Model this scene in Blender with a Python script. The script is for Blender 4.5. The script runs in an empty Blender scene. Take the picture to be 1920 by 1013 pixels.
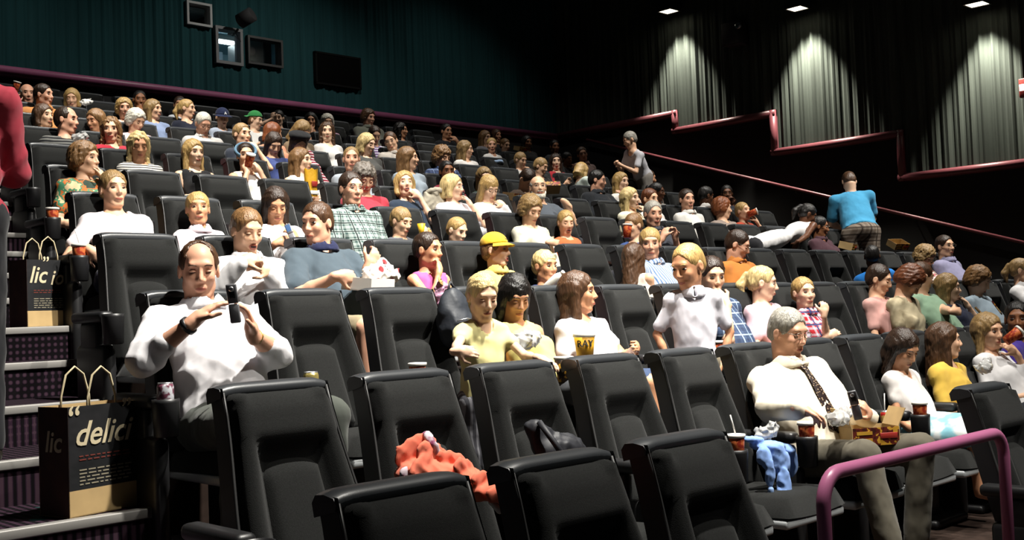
import bpy, bmesh, math, random
import numpy as np
from mathutils import Matrix, Vector

# ------------------------------------------------------------------ camera
HT = 1.08                      # height of a seat top above its row floor
CZ = 0.404 + HT                # camera height above the front floor
FOC, YAW, PITCH, ROLL = 2106.4, 0.7716, 0.0397, -0.0381
_F = np.array([math.sin(YAW)*math.cos(PITCH), math.cos(YAW)*math.cos(PITCH), math.sin(PITCH)])
_R0 = np.array([math.cos(YAW), -math.sin(YAW), 0.0]); _U0 = np.cross(_R0, _F)
_R = _R0*math.cos(ROLL) + _U0*math.sin(ROLL); _U = -_R0*math.sin(ROLL) + _U0*math.cos(ROLL)
CAM = np.array([0.0, 0.0, CZ])
scene = bpy.context.scene
COL = scene.collection
camd = bpy.data.cameras.new('camera'); camd.sensor_width = 36.0; camd.lens = 36.0*FOC/1920.0
camd.clip_end = 100
cam = bpy.data.objects.new('camera', camd); COL.objects.link(cam)
cam.matrix_world = Matrix(((_R[0], _U[0], -_F[0], CAM[0]), (_R[1], _U[1], -_F[1], CAM[1]),
                           (_R[2], _U[2], -_F[2], CAM[2]), (0, 0, 0, 1)))
scene.camera = cam

def ray(u, v):
    return _F + _R*(u-960)/FOC - _U*(v-506.5)/FOC
def pixY(u, v, Y):                      # point seen at a pixel, on the plane y = Y
    A = ray(u, v); return CAM + A*(Y/A[1])
def pixX(u, v, X):
    A = ray(u, v); return CAM + A*(X/A[0])

# ------------------------------------------------------------------ light
scene.view_settings.view_transform = 'Standard'; scene.view_settings.look = 'None'
scene.view_settings.gamma = 1.0; scene.view_settings.use_curve_mapping = False
scene.view_settings.exposure = 0.0
w = bpy.data.worlds.new('dark_hall'); scene.world = w; w.use_nodes = True
w.node_tree.nodes['Background'].inputs[0].default_value = (0.55, 0.75, 0.8, 1)
w.node_tree.nodes['Background'].inputs[1].default_value = 0.013

def spot(name, loc, target, power, size_deg, blend=0.6, radius=0.12, col=(1.0, 0.96, 0.88)):
    d = bpy.data.lights.new(name, 'SPOT'); d.energy = power; d.spot_size = math.radians(size_deg)
    d.spot_blend = blend; d.shadow_soft_size = radius; d.color = col
    o = bpy.data.objects.new(name, d); COL.objects.link(o); o.location = loc
    o.rotation_euler = (Vector(target)-Vector(loc)).to_track_quat('-Z', 'Y').to_euler()
    return o
# house lights: ceiling downlights above the frame; some added as front and back-wall fill
for x_, y_, tx, ty, pw, sz in ((4.1, 2.0, 3.4, 5.0, 5600, 60), (5.6, 3.2, 6.0, 5.8, 3600, 62), (9.2, 3.8, 9.4, 6.2, 2300, 62), (12.6, 3.8, 12.4, 6.4, 2200, 64), (5.2, -1.6, 4.9, 5.6, 2400, 50),
                               (4.4, 7.0, 4.8, 9.6, 2900, 66), (8.2, 7.4, 8.4, 9.8, 2000, 64), (9.8, 9.6, 10.2, 12.0, 800, 60), (11.8, 7.6, 12.2, 10.0, 1500, 50), (5.6, 9.8, 6.2, 12.4, 1700, 66), (4.6, 0.4, 4.6, 2.6, 800, 60), (7.0, 0.6, 6.9, 3.0, 1300, 56), (4.6, 11.8, 4.2, 15.0, 250, 110), (9.6, 11.8, 8.6, 15.0, 360, 110), (13.2, 12.2, 12.2, 15.0, 130, 110)):
    spot('house_and_fill_light', (x_, y_, 7.95), (tx, ty, 1.0), pw, sz, 0.9, 0.10)

# ------------------------------------------------------------------ materials
_M = {}
def hexc(c):
    if isinstance(c, str):
        c = c.lstrip('#'); r = [int(c[i:i+2], 16)/255 for i in (0, 2, 4)]
        return tuple(x/12.92 if x <= 0.04045 else ((x+0.055)/1.055)**2.4 for x in r)
    return c
def mat(name, col, rough=0.6, metal=0.0, bump=None, spec=0.5, emit=None, alpha=None, trans=None, var=None, sheen=0.0, sss=0.0):
    if name in _M: return _M[name]
    m = bpy.data.materials.new(name); m.use_nodes = True; nt = m.node_tree; b = nt.nodes['Principled BSDF']
    col = hexc(col)
    b.inputs['Base Color'].default_value = (*col, 1); b.inputs['Roughness'].default_value = rough
    b.inputs['Metallic'].default_value = metal; b.inputs['Specular IOR Level'].default_value = spec
    if sheen: b.inputs['Sheen Weight'].default_value = sheen
    if sss:
        b.inputs['Subsurface Weight'].default_value = sss; b.inputs['Subsurface Scale'].default_value = 0.012
    if emit: b.inputs['Emission Color'].default_value = (*hexc(emit[0]), 1); b.inputs['Emission Strength'].default_value = emit[1]
    if trans is not None: b.inputs['Transmission Weight'].default_value = trans
    if alpha is not None: b.inputs['Alpha'].default_value = alpha
    tc = None
    if bump or var:
        tc = nt.nodes.new('ShaderNodeTexCoord')
    if var:                              # (scale, amount[, stretch])
        mp = nt.nodes.new('ShaderNodeMapping'); mp.inputs['Scale'].default_value = var[2] if len(var) > 2 else (1, 1, 1)
        nz = nt.nodes.new('ShaderNodeTexNoise'); nz.inputs['Scale'].default_value = var[0]; nz.inputs['Detail'].default_value = 3
        mr = nt.nodes.new('ShaderNodeMapRange'); mr.inputs['From Min'].default_value = 0.3; mr.inputs['From Max'].default_value = 0.7
        mr.inputs['To Min'].default_value = 1-var[1]; mr.inputs['To Max'].default_value = 1+var[1]
        mx = nt.nodes.new('ShaderNodeVectorMath'); mx.operation = 'SCALE'; mx.inputs[0].default_value = col
        nt.links.new(tc.outputs['Object'], mp.inputs[0]); nt.links.new(mp.outputs[0], nz.inputs['Vector'])
        nt.links.new(nz.outputs['Fac'], mr.inputs['Value']); nt.links.new(mr.outputs[0], mx.inputs['Scale'])
        nt.links.new(mx.outputs[0], b.inputs['Base Color'])
    if bump:                             # (scale, strength[, stretch, distance])
        mp = nt.nodes.new('ShaderNodeMapping'); mp.inputs['Scale'].default_value = bump[2] if len(bump) > 2 else (1, 1, 1)
        nz = nt.nodes.new('ShaderNodeTexNoise'); nz.inputs['Scale'].default_value = bump[0]; nz.inputs['Detail'].default_value = 2
        bp = nt.nodes.new('ShaderNodeBump'); bp.inputs['Strength'].default_value = bump[1]
        bp.inputs['Distance'].default_value = bump[3] if len(bump) > 3 else 0.01
        nt.links.new(tc.outputs['Object'], mp.inputs[0]); nt.links.new(mp.outputs[0], nz.inputs['Vector'])
        nt.links.new(nz.outputs['Fac'], bp.inputs['Height']); nt.links.new(bp.outputs[0], b.inputs['Normal'])
    _M[name] = m; return m

def pattern(name, kind, cols, scale=20.0, rough=0.75):
    """woven or printed cloth: stripes, plaid, floral, blotch, dots"""
    if name in _M: return _M[name]
    m = mat(name, cols[0], rough, bump=(9, 0.35, (1, 1, 1), 0.02), spec=0.25); nt = m.node_tree; b = nt.nodes['Principled BSDF']
    tc = nt.nodes.new('ShaderNodeTexCoord')
    def node(t, **k):
        n = nt.nodes.new(t)
        for a, v in k.items(): setattr(n, a, v)
        return n
    def mixc(fac, a, c):
        x = node('ShaderNodeMix', data_type='RGBA')
        if isinstance(fac, float): x.inputs[0].default_value = fac
        else: nt.links.new(fac, x.inputs[0])
        for i, q in ((6, a), (7, c)):
            if isinstance(q, (str, tuple)): x.inputs[i].default_value = (*hexc(q), 1)
            else: nt.links.new(q, x.inputs[i])
        return x.outputs[2]
    def band(axis, sc, lo, soft=0.06, ang=0.0):
        wv = node('ShaderNodeTexWave', wave_type='BANDS', bands_direction=axis, wave_profile='SIN')
        wv.inputs['Scale'].default_value = sc; wv.inputs['Distortion'].default_value = 0.6; wv.inputs['Detail Scale'].default_value = 0.5
        nt.links.new(tc.outputs['Object'], wv.inputs['Vector'])
        mr = node('ShaderNodeMapRange'); mr.inputs['From Min'].default_value = lo; mr.inputs['From Max'].default_value = lo+soft
        nt.links.new(wv.outputs['Fac'], mr.inputs['Value']); return mr.outputs[0]
    if kind == 'stripes': out = mixc(band('Z', scale, 0.62), cols[0], cols[1])
    elif kind == 'vstripes':
        out = mixc(band('X', scale, 0.62), cols[0], cols[1])
        if len(cols) > 2: out = mixc(band('X', scale*0.5, 0.9), out, cols[2])
    elif kind == 'plaid':
        a = mixc(band('Z', scale, 0.55, 0.3), cols[0], cols[1]); c = mixc(band('X', scale, 0.55, 0.3), cols[0], cols[1])
        out = mixc(0.5, a, c)
        if len(cols) > 2: out = mixc(band('Z', scale*0.5, 0.93), mixc(band('X', scale*0.5, 0.93), out, cols[2]), cols[2])
    else:
        vr = node('ShaderNodeTexVoronoi'); vr.inputs['Scale'].default_value = scale
        if kind == 'dots':
            nt.links.new(tc.outputs['Object'], vr.inputs['Vector'])
            mr = node('ShaderNodeMapRange'); mr.inputs['From Min'].default_value = 0.30; mr.inputs['From Max'].default_value = 0.36
            nt.links.new(vr.outputs['Distance'], mr.inputs['Value']); out = mixc(mr.outputs[0], cols[1], cols[0])
        else:
            nz = node('ShaderNodeTexNoise'); nz.inputs['Scale'].default_value = scale; nz.inputs['Detail'].default_value = 2.5
            nt.links.new(tc.outputs['Object'], nz.inputs['Vector'])
            cr = node('ShaderNodeValToRGB'); cr.color_ramp.interpolation = 'CONSTANT' if kind == 'floral' else 'LINEAR'
            els = cr.color_ramp.elements; n = len(cols)
            while len(els) < n: els.new(0.5)
            for i in range(n): els[i].position = 0.0 if i == 0 else 0.36+0.28*i/n; els[i].color = (*hexc(cols[i]), 1)
            nt.links.new(nz.outputs['Fac'], cr.inputs[0]); out = cr.outputs[0]
    nt.links.new(out, b.inputs['Base Color']); return m

MAT = dict(
 fabric=mat('seat_fabric', (0.0100, 0.0105, 0.0101), 0.95, bump=(420, 0.5, (1, 1, 1), 0.002), spec=0.15, var=(260, 0.35), sheen=0.08),
 shell=mat('seat_plastic', (0.012, 0.012, 0.013), 0.42, bump=(300, 0.15, (1, 1, 1), 0.001)),
 trim=mat('seat_trim', (0.035, 0.038, 0.042), 0.38, bump=(300, 0.15, (1, 1, 1), 0.001)),
 piping=mat('seat_piping', (0.02, 0.02, 0.02), 0.5),
 pan=mat('seat_pan_metal', (0.42, 0.44, 0.45), 0.45, metal=0.2),
 black=mat('matte_black', (0.006, 0.006, 0.007), 0.8),
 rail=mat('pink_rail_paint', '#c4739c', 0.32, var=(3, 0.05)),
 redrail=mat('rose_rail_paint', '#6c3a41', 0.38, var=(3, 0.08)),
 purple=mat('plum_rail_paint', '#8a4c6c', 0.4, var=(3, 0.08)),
 white=mat('white_paper', (0.8, 0.78, 0.74), 0.7), kraft=mat('kraft_paper', '#b79a6a', 0.8, var=(8, 0.12)),
 cupred=mat('cup_red_print', '#8e2a20', 0.5, var=(25, 0.3)), can=mat('can_metal', (0.7, 0.7, 0.72), 0.28, metal=0.9),
)

# ------------------------------------------------------------------ mesh helpers
def mesh_np(name, V, Q, smooth=True):
    """mesh from numpy arrays; Q is (n,4) or (n,3) indices"""
    me = bpy.data.meshes.new(name); V = np.asarray(V, np.float32); Q = np.asarray(Q, np.int32)
    n = len(Q); k = Q.shape[1] if n else 4
    me.vertices.add(len(V)); me.vertices.foreach_set('co', V.ravel())
    me.loops.add(n*k); me.loops.foreach_set('vertex_index', Q.ravel())
    me.polygons.add(n); me.polygons.foreach_set('loop_start', np.arange(0, n*k, k, dtype=np.int32))
    me.polygons.foreach_set('use_smooth', np.full(n, smooth, bool)); me.update(calc_edges=True); return me

class MB:
    """collects simple shapes; build() links them as one mesh object"""
    def __init__(s): s.v = []; s.f = []; s.sm = []; s.mi = []; s.cur = 0
    def add(s, v, f, smooth=False):
        o = len(s.v); s.v += [tuple(map(float, p)) for p in v]; s.f += [tuple(i+o for i in q) for q in f]
        s.sm += [smooth]*len(f); s.mi += [s.cur]*len(f); return s
    def box(s, lo, hi, M=None):
        v = [(x, y, z) for x in (lo[0], hi[0]) for y in (lo[1], hi[1]) for z in (lo[2], hi[2])]
        if M is not None: v = [M @ Vector(p) for p in v]
        return s.add(v, [(0, 1, 3, 2), (4, 6, 7, 5), (0, 4, 5, 1), (2, 3, 7, 6), (0, 2, 6, 4), (1, 5, 7, 3)])
    def rbox(s, lo, hi, r=0.01, M=None, seg=2):
        bm = bmesh.new(); bmesh.ops.create_cube(bm, size=1)
        for p in bm.verts: p.co = [(lo[i]+hi[i])/2 + p.co[i]*(hi[i]-lo[i]) for i in range(3)]
        bmesh.ops.bevel(bm, geom=list(bm.edges), offset=min(r, 0.49*min(hi[i]-lo[i] for i in range(3))), segments=seg, affect='EDGES', profile=0.5)
        bm.verts.index_update()
        v = [M @ p.co if M is not None else p.co.copy() for p in bm.verts]
        f = [[q.index for q in fc.verts] for fc in bm.faces]; bm.free(); return s.add(v, f, True)
    def tube(s, pts, r, n=12, cap=True, r2=None):
        pts = [Vector(p) for p in pts]; v = []; m = len(pts); up = None
        for i, p in enumerate(pts):
            t = ((pts[min(i+1, m-1)]-pts[max(i-1, 0)])).normalized()
            if up is None: up = t.orthogonal().normalized()
            up = (up - t*up.dot(t)).normalized(); b = t.cross(up)
            rr = r if r2 is None else r + (r2-r)*i/(m-1)
            for k in range(n): a = 2*math.pi*k/n; v.append(p + up*math.cos(a)*rr + b*math.sin(a)*rr)
        f = [(i*n+k, i*n+(k+1) % n, (i+1)*n+(k+1) % n, (i+1)*n+k) for i in range(m-1) for k in range(n)]
        if cap: f += [tuple(range(n-1, -1, -1)), tuple((m-1)*n+k for k in range(n))]
        return s.add(v, f, True)
    def lathe(s, prof, n=20, M=None, cap=True):
        v = [(r*math.cos(2*math.pi*k/n), r*math.sin(2*math.pi*k/n), z) for r, z in prof for k in range(n)]
        if M is not None: v = [M @ Vector(p) for p in v]
        m = len(prof)
        f = [(i*n+k, i*n+(k+1) % n, (i+1)*n+(k+1) % n, (i+1)*n+k) for i in range(m-1) for k in range(n)]
        if cap: f += [tuple(range(n-1, -1, -1)), tuple((m-1)*n+k for k in range(n))]
        return s.add(v, f, True)
    def grid(s, P, smooth=True):           # P[i][j] points
        n = len(P); m = len(P[0])
        return s.add([p for r in P for p in r], [(i*m+j, i*m+j+1, (i+1)*m+j+1, (i+1)*m+j) for i in range(n-1) for j in range(m-1)], smooth)
    def mesh(s, name):
        me = bpy.data.meshes.new(name); me.from_pydata(s.v, [], s.f)
        me.polygons.foreach_set('use_smooth', s.sm); me.polygons.foreach_set('material_index', s.mi); me.update(); return me
    def build(s, name, m, parent=None, sharp=None):
        me = s.mesh(name); return link(name, me, m, parent)

def link(name, me, m, parent=None):
    o = bpy.data.objects.new(name, me); COL.objects.link(o)
    for x in (m if isinstance(m, (list, tuple)) else [m]):
        if len(me.materials) < (len(m) if isinstance(m, (list, tuple)) else 1): me.materials.append(x)
    if parent: o.parent = parent
    return o
def empty(name, loc, rz=0.0):
    o = bpy.data.objects.new(name, None); COL.objects.link(o); o.location = loc; o.rotation_euler = (0, 0, rz)
    o.empty_display_size = 0.1; return o
def tag(o, label, cat, group=None):
    o['label'] = label; o['category'] = cat
    if group: o['group'] = group
    return o
def struct(o): o['kind'] = 'structure'; return o
def copy_tree(o, parent=None):
    c = o.copy(); COL.objects.link(c); c.parent = parent
    for ch in o.children:
        copy_tree(ch, c)
    return c
ORD = ['first', 'second', 'third', 'fourth', 'fifth', 'sixth', 'seventh', 'eighth', 'ninth', 'tenth', 'eleventh', 'twelfth', 'thirteenth',
       'fourteenth', 'fifteenth', 'sixteenth', 'seventeenth', 'eighteenth', 'nineteenth', 'twentieth']

# ------------------------------------------------------------------ rows
PITCHY, Y0, SP = 1.1255, 2.291, 0.58
TOPZ = [-0.404, -0.194, 0.164, 0.511, 0.862, 1.188] + [1.188+0.335*i for i in range(1, 8)]
NROW = 12
YR = [Y0 + PITCHY*k for k in range(NROW+1)]
FL = [t + CZ - HT for t in TOPZ]
XS = [1.557, 1.8995, 2.196, 2.51, 2.8366, 3.145, 3.46, 3.78, 4.09, 4.41, 4.72, 5.04]   # left edge of the first seat in each row
XE = 12.5
XW = 16.0; YB = 15.03
# ------------------------------------------------------------------ the hall
carpet = None
def carpet_mat():
    m = mat('patterned_carpet', '#2a1830', 0.95, spec=0.1); nt = m.node_tree; b = nt.nodes['Principled BSDF']
    tc = nt.nodes.new('ShaderNodeTexCoord')
    def wave(d, sc, dist):
        wv = nt.nodes.new('ShaderNodeTexWave'); wv.wave_type = 'BANDS'; wv.bands_direction = d
        wv.inputs['Scale'].default_value = sc; wv.inputs['Distortion'].default_value = dist; wv.inputs['Detail'].default_value = 1
        nt.links.new(tc.outputs['Object'], wv.inputs['Vector']); return wv.outputs['Fac']
    a = wave('X', 9, 0.4); c = wave('Z', 9, 0.4); e = wave('Y', 9, 0.4)
    mu = nt.nodes.new('ShaderNodeMath'); mu.operation = 'MULTIPLY'; nt.links.new(a, mu.inputs[0])
    mx0 = nt.nodes.new('ShaderNodeMath'); mx0.operation = 'MAXIMUM'; nt.links.new(c, mx0.inputs[0]); nt.links.new(e, mx0.inputs[1])
    nt.links.new(mx0.outputs[0], mu.inputs[1])
    cr = nt.nodes.new('ShaderNodeValToRGB'); cr.color_ramp.interpolation = 'CONSTANT'
    els = cr.color_ramp.elements; els[0].color = (*hexc('#0b070b'), 1); els[1].position = 0.30; els[1].color = (*hexc('#291a27'), 1)
    q = els.new(0.62); q.color = (*hexc('#3b2a34'), 1)
    nz = nt.nodes.new('ShaderNodeTexNoise'); nz.inputs['Scale'].default_value = 3.2; nt.links.new(tc.outputs['Object'], nz.inputs['Vector'])
    cr2 = nt.nodes.new('ShaderNodeValToRGB'); cr2.color_ramp.interpolation = 'CONSTANT'
    cr2.color_ramp.elements[0].color = (0, 0, 0, 1); cr2.color_ramp.elements[1].position = 0.66; cr2.color_ramp.elements[1].color = (1, 1, 1, 1)
    mx = nt.nodes.new('ShaderNodeMix'); mx.data_type = 'RGBA'; mx.inputs[7].default_value = (*hexc('#15302f'), 1)
    nt.links.new(mu.outputs[0], cr.inputs[0]); nt.links.new(nz.outputs['Fac'], cr2.inputs[0])
    nt.links.new(cr2.outputs[0], mx.inputs[0]); nt.links.new(cr.outputs[0], mx.inputs[6]); nt.links.new(mx.outputs[2], b.inputs['Base Color'])
    return m
CARPET = carpet_mat()
floorm = mat('aisle_carpet', '#352a25', 0.95, spec=0.1, var=(14, 0.3))
# row platforms
b = MB()
b.box((-3, -3, -0.3), (XW, YR[0]+0.12, 0.0))
for k in range(1, NROW):
    b.box((XS[k]-0.25, YR[k-1]+0.12, FL[k]-0.9), (XW, YR[k]+0.12 if k < NROW-1 else YB, FL[k]))
struct(b.build('floor', floorm))
# stair aisle at the left: every step is a part
st = empty('floor_stair_aisle', (0, 0, 0)); struct(st)
STZ = lambda j: CZ - 0.69 + 0.18*j
STY = lambda j: 4.1 + 0.5628*j
nosem = mat('stair_nosing_metal', (0.26, 0.25, 0.235), 0.5, metal=0.3)
for j in range(-4, 17):
    y = STY(j); z = STZ(j); xr = 1.557 + 0.2817*(y-Y0) - 0.02
    if z < 0.03: continue
    bb = MB(); bb.box((-4, y, z-0.5), (xr, y+0.80, z)); s = bb.build('stair_step', CARPET, st)
    nb = MB(); nb.rbox((-4, y-0.012, z-0.035), (xr, y+0.035, z+0.004), 0.006); nb.build('nosing', nosem, s)

# pleated drapes: columns of cloth with holes left for the booth ports
drape_b = mat('teal_drape', (0.012, 0.045, 0.050), 0.95, bump=(90, 0.2, (1, 1, 0.1), 0.004), spec=0.1, var=(2.0, 0.15, (3, 3, 0.3)))
drape_s = mat('grey_green_drape', (0.042, 0.050, 0.044), 0.95, bump=(90, 0.2, (1, 1, 0.1), 0.004), spec=0.1, var=(2.0, 0.2, (3, 3, 0.3)))
ZTOP = 8.2
def pleat(s, seed):
    return 0.5*math.sin(s*2*math.pi/0.19+seed+0.9*math.sin(s*1.9)) + 0.3*math.sin(s*2*math.pi/0.083+1.3*math.sin(s*3.1)) + 0.4*math.sin(s*2*math.pi/0.61+seed)
def rail_z(v, u, plane):
    return (pixY(u, v, YB) if plane == 'b' else pixX(u, v, XW))[2]
ZRB = CZ + 3.2228*XW/15.0
ports = []     # x0,x1,z0,z1 on the back wall
for (u0, v0, u1, v1) in ((347, 12, 386, 47), (402, 60, 443, 118), (461, 78, 519, 122)):
    a = pixY(u0, (v0+v1)/2, YB); c = pixY(u1, (v0+v1)/2, YB); t = pixY((u0+u1)/2, v0, YB); d = pixY((u0+u1)/2, v1, YB)
    ports.append((a[0], c[0], d[2], t[2]))
def columns(x0, x1, step, fn):
    n = int((x1-x0)/step); return [x0+(x1-x0)*i/n for i in range(n+1)]
b = MB(); xs = columns(-2.0, XW, 0.022, None)
edges = sorted(set(xs + [p[i] for p in ports for i in (0, 1)]))
for i in range(len(edges)-1):
    xa, xb = edges[i], edges[i+1]; xm = (xa+xb)/2
    iv = [(ZRB-0.05, ZTOP)]
    for p in ports:
        if p[0] < xm < p[1]:
            iv = [q for lo, hi in iv for q in ((lo, min(hi, p[2])), (max(lo, p[3]), hi)) if q[1]-q[0] > 1e-4]
    ya, yb = YB-0.06-0.022*pleat(xa, 0.3), YB-0.06-0.022*pleat(xb, 0.3)
    for lo, hi in iv: b.add([(xa, ya, lo), (xb, yb, lo), (xb, yb, hi), (xa, ya, hi)], [(0, 1, 2, 3)], False)
struct(b.build('wall_back', drape_b))
b = MB(); b.box((-4, YB, -0.5), (XW+0.4, YB+0.02, ZRB))
lowwall = mat('lower_wall_black', (0.008, 0.008, 0.009), 0.85)
struct(b.build('wall_back_lower', lowwall))
b = MB(); xr0, xr1 = -4, XW
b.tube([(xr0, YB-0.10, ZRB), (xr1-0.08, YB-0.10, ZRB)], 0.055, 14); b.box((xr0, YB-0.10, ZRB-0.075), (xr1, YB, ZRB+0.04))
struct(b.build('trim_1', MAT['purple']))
# side wall: drapes over a stepped rail
SEG = []
for (a, c) in (((1045, 258), (1272, 213)), ((1272, 246), (1456, 214)), ((1458, 286), (1694, 252)), ((1697, 333), (1920, 308))):
    A, C_ = pixX(*a, XW), pixX(*c, XW); SEG.append([A[1], C_[1], (A[2]+C_[2])/2])
SEG[0][0] = YB
for i in range(3):
    m_ = (SEG[i][1]+SEG[i+1][0])/2; SEG[i][1] = m_; SEG[i+1][0] = m_
SEG[3][1] = SEG[3][0]-1.95
SEG.append([SEG[3][1], SEG[3][1]-2.0, SEG[3][2]-0.6]); SEG.append([SEG[4][1], -3.0, SEG[4][2]-0.6])
b = MB(); ys = columns(-3.0, YB, 0.022, None)
for i in range(len(ys)-1):
    ya, yb = ys[i], ys[i+1]; ym = (ya+yb)/2
    z = next(s[2] for s in SEG if s[1] <= ym <= s[0]) - 0.03
    xa, xb = XW-0.07-0.03*pleat(ya, 1.7), XW-0.07-0.03*pleat(yb, 1.7)
    b.add([(xa, ya, z), (xb, yb, z), (xb, yb, ZTOP), (xa, ya, ZTOP)], [(0, 3, 2, 1)], False)
struct(b.build('wall_right', drape_s))
b = MB(); b.box((XW, -3, -0.5), (XW+0.02, YB, ZTOP)); struct(b.build('wall_right_lower', lowwall))
rb = MB(); path = []
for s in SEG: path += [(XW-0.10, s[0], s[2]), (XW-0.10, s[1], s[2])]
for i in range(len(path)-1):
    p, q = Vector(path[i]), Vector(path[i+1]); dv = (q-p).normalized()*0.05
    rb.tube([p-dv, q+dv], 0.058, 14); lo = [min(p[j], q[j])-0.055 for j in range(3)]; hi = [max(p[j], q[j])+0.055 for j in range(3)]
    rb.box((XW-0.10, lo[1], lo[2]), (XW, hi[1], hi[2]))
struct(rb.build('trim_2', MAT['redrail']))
# wall handrail beside the far stairs
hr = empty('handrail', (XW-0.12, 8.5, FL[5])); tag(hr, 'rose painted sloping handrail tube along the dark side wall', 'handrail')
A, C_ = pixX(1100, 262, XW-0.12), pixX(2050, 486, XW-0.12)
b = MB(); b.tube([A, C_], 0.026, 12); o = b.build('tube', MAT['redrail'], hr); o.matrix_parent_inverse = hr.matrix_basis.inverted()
for t in (0.05, 0.28, 0.5, 0.72, 0.95):
    p = A+(C_-A)*t; b = MB(); b.tube([p, p+np.array([0.04, 0, -0.07]), p+np.array([0.115, 0, -0.07])], 0.009, 8)
    o = b.build('bracket', MAT['shell'], hr); o.matrix_parent_inverse = hr.matrix_basis.inverted()
b = MB(); b.box((-4, -3, ZTOP), (XW+0.1, YB+0.1, ZTOP+0.1)); struct(b.build('ceiling', lowwall))

# booth ports in the back wall
booth = mat('booth_wall', (0.35, 0.55, 0.62), 0.8); framem = mat('port_frame_grey', (0.30, 0.31, 0.31), 0.6); framed = mat('port_frame_dark', (0.02, 0.02, 0.02), 0.6)
glassm = mat('port_glass', (1, 1, 1), 0.02, trans=1.0, spec=0.3)
for i, (x0, x1, z0, z1) in enumerate(ports):
    w_ = empty('window_%d' % (i+1), ((x0+x1)/2, YB, z0)); struct(w_); inv = w_.matrix_basis.inverted()
    fw = 0.035 if i != 1 else 0.045
    fm = (framem, mat('port_frame_mid', (0.12, 0.125, 0.13), 0.6), framed)[i]
    b = MB()
    for lo, hi in (((x0-fw, z0-fw), (x1+fw, z0)), ((x0-fw, z1), (x1+fw, z1+fw)), ((x0-fw, z0), (x0, z1)), ((x1, z0), (x1+fw, z1))):
        b.box((lo[0], YB-0.13, lo[1]), (hi[0], YB+0.05, hi[1]))
    o = b.build('window_frame', fm, w_); o.parent = w_; o.matrix_parent_inverse = Matrix.Translation(-Vector(w_.location))
    b = MB(); b.box((x0, YB-0.02, z0), (x1, YB-0.012, z1)); o = b.build('pane', glassm, w_); o.matrix_parent_inverse = Matrix.Translation(-Vector(w_.location))
bx0, bx1, bz0, bz1 = ports[1][0]-0.5, ports[2][1]+0.5, ports[1][2]-0.35, ports[1][3]+0.25
b = MB(); b.box((bx0, YB+2.2, bz0), (bx1, YB+2.25, bz1)); b.box((bx0, YB+0.03, bz0-0.05), (bx1, YB+2.25, bz0)); b.box((bx0, YB+0.03, bz1), (bx1, YB+2.25, bz1+0.05))
b.box((bx0-0.05, YB+0.03, bz0), (bx0, YB+2.25, bz1)); b.box((bx1, YB+0.03, bz0), (bx1+0.05, YB+2.25, bz1)); struct(b.build('wall_booth', booth))
b = MB(); x0, x1, z0, z1 = ports[0]; b.box((x0-.1, YB+0.5, z0-.1), (x1+.1, YB+0.52, z1+.1)); b.box((x0-.1, YB+.06, z0-.12), (x1+.1, YB+.52, z0-.1)); b.box((x0-.1, YB+.06, z1+.1), (x1+.1, YB+.52, z1+.12)); b.box((x0-.12, YB+.06, z0-.1), (x0-.1, YB+.52, z1+.1)); b.box((x1+.1, YB+.06, z0-.1), (x1+.12, YB+.52, z1+.1)); struct(b.build('wall_port_backing', MAT['black']))  # black backing added behind the first port to block the bluish background
# booth furniture: cabinet, tube lamp, film projector
cx = (ports[1][0]+ports[1][1])/2
t = empty('cabinet', (cx+0.55, YB+1.55, bz0+0.01)); tag(t, 'blue grey steel cabinet standing inside the lit projection booth', 'cabinet')
b = MB(); b.rbox((-0.3, 0, 0), (0.3, 0.5, bz1-bz0-0.15), 0.01); b.build('body', mat('booth_steel', (0.18, 0.25, 0.30), 0.5), t)
b = MB(); b.rbox((-0.29, -0.02, 0.05), (-0.005, 0, bz1-bz0-0.2), 0.005); b.build('door', mat('booth_steel_door', (0.22, 0.30, 0.36), 0.5), t)
b = MB(); b.rbox((0.005, -0.02, 0.05), (0.29, 0, bz1-bz0-0.2), 0.005); b.build('door', mat('booth_steel_door', (0, 0, 0)), t)
t = empty('ceiling_lamp', (cx+0.25, YB+1.1, bz1-0.10)); tag(t, 'bright white tube lamp glowing inside the projection booth', 'lamp')
b = MB(); b.rbox((-0.6, -0.07, 0.03), (0.6, 0.07, 0.10), 0.01); b.build('housing', MAT['white'], t)
b = MB(); b.tube([(-0.58, 0, 0), (0.58, 0, 0)], 0.03, 10); b.build('tube', mat('tube_glow', (1, 1, 1), 0.5, emit=((0.80, 0.95, 1.0), 9.0)), t)
px = (ports[2][0]+ports[2][1])/2; pz = (ports[2][2]+ports[2][3])/2
t = empty('film_projector', (px+0.02, YB+0.10, pz-0.36)); tag(t, 'film projector with ring lens behind the booth port', 'projector')
b = MB(); b.rbox((-0.12, 0.12, 0), (0.16, 0.75, 0.62), 0.02); b.build('body', mat('projector_steel', (0.35, 0.38, 0.38), 0.4, metal=0.5), t)
b = MB(); b.lathe([(0.055, 0), (0.075, 0), (0.075, 0.14), (0.055, 0.14)], 20, Matrix.Translation((-0.14, 0.0, 0.40)) @ Matrix.Rotation(-math.pi/2, 4, 'X')); b.build('lens', mat('lens_ring', (0.6, 0.6, 0.58), 0.3, metal=0.8), t)
b = MB(); b.lathe([(0.0005, 0), (0.055, 0)], 20, Matrix.Translation((-0.14, 0.06, 0.40)) @ Matrix.Rotation(-math.pi/2, 4, 'X'), cap=False); b.build('lens_glass', MAT['black'], t)
b = MB(); b.rbox((0.17, 0.3, 0.1), (0.30, 0.6, 0.55), 0.02); b.build('side_panel', mat('projector_side', (0.10, 0.09, 0.08), 0.5), t)
b = MB(); b.box((px+0.12, YB+0.95, bz0), (bx1, YB+0.98, bz1)); struct(b.build('wall_booth_partition', mat('booth_partition', (0.05, 0.042, 0.038), 0.8)))
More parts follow.
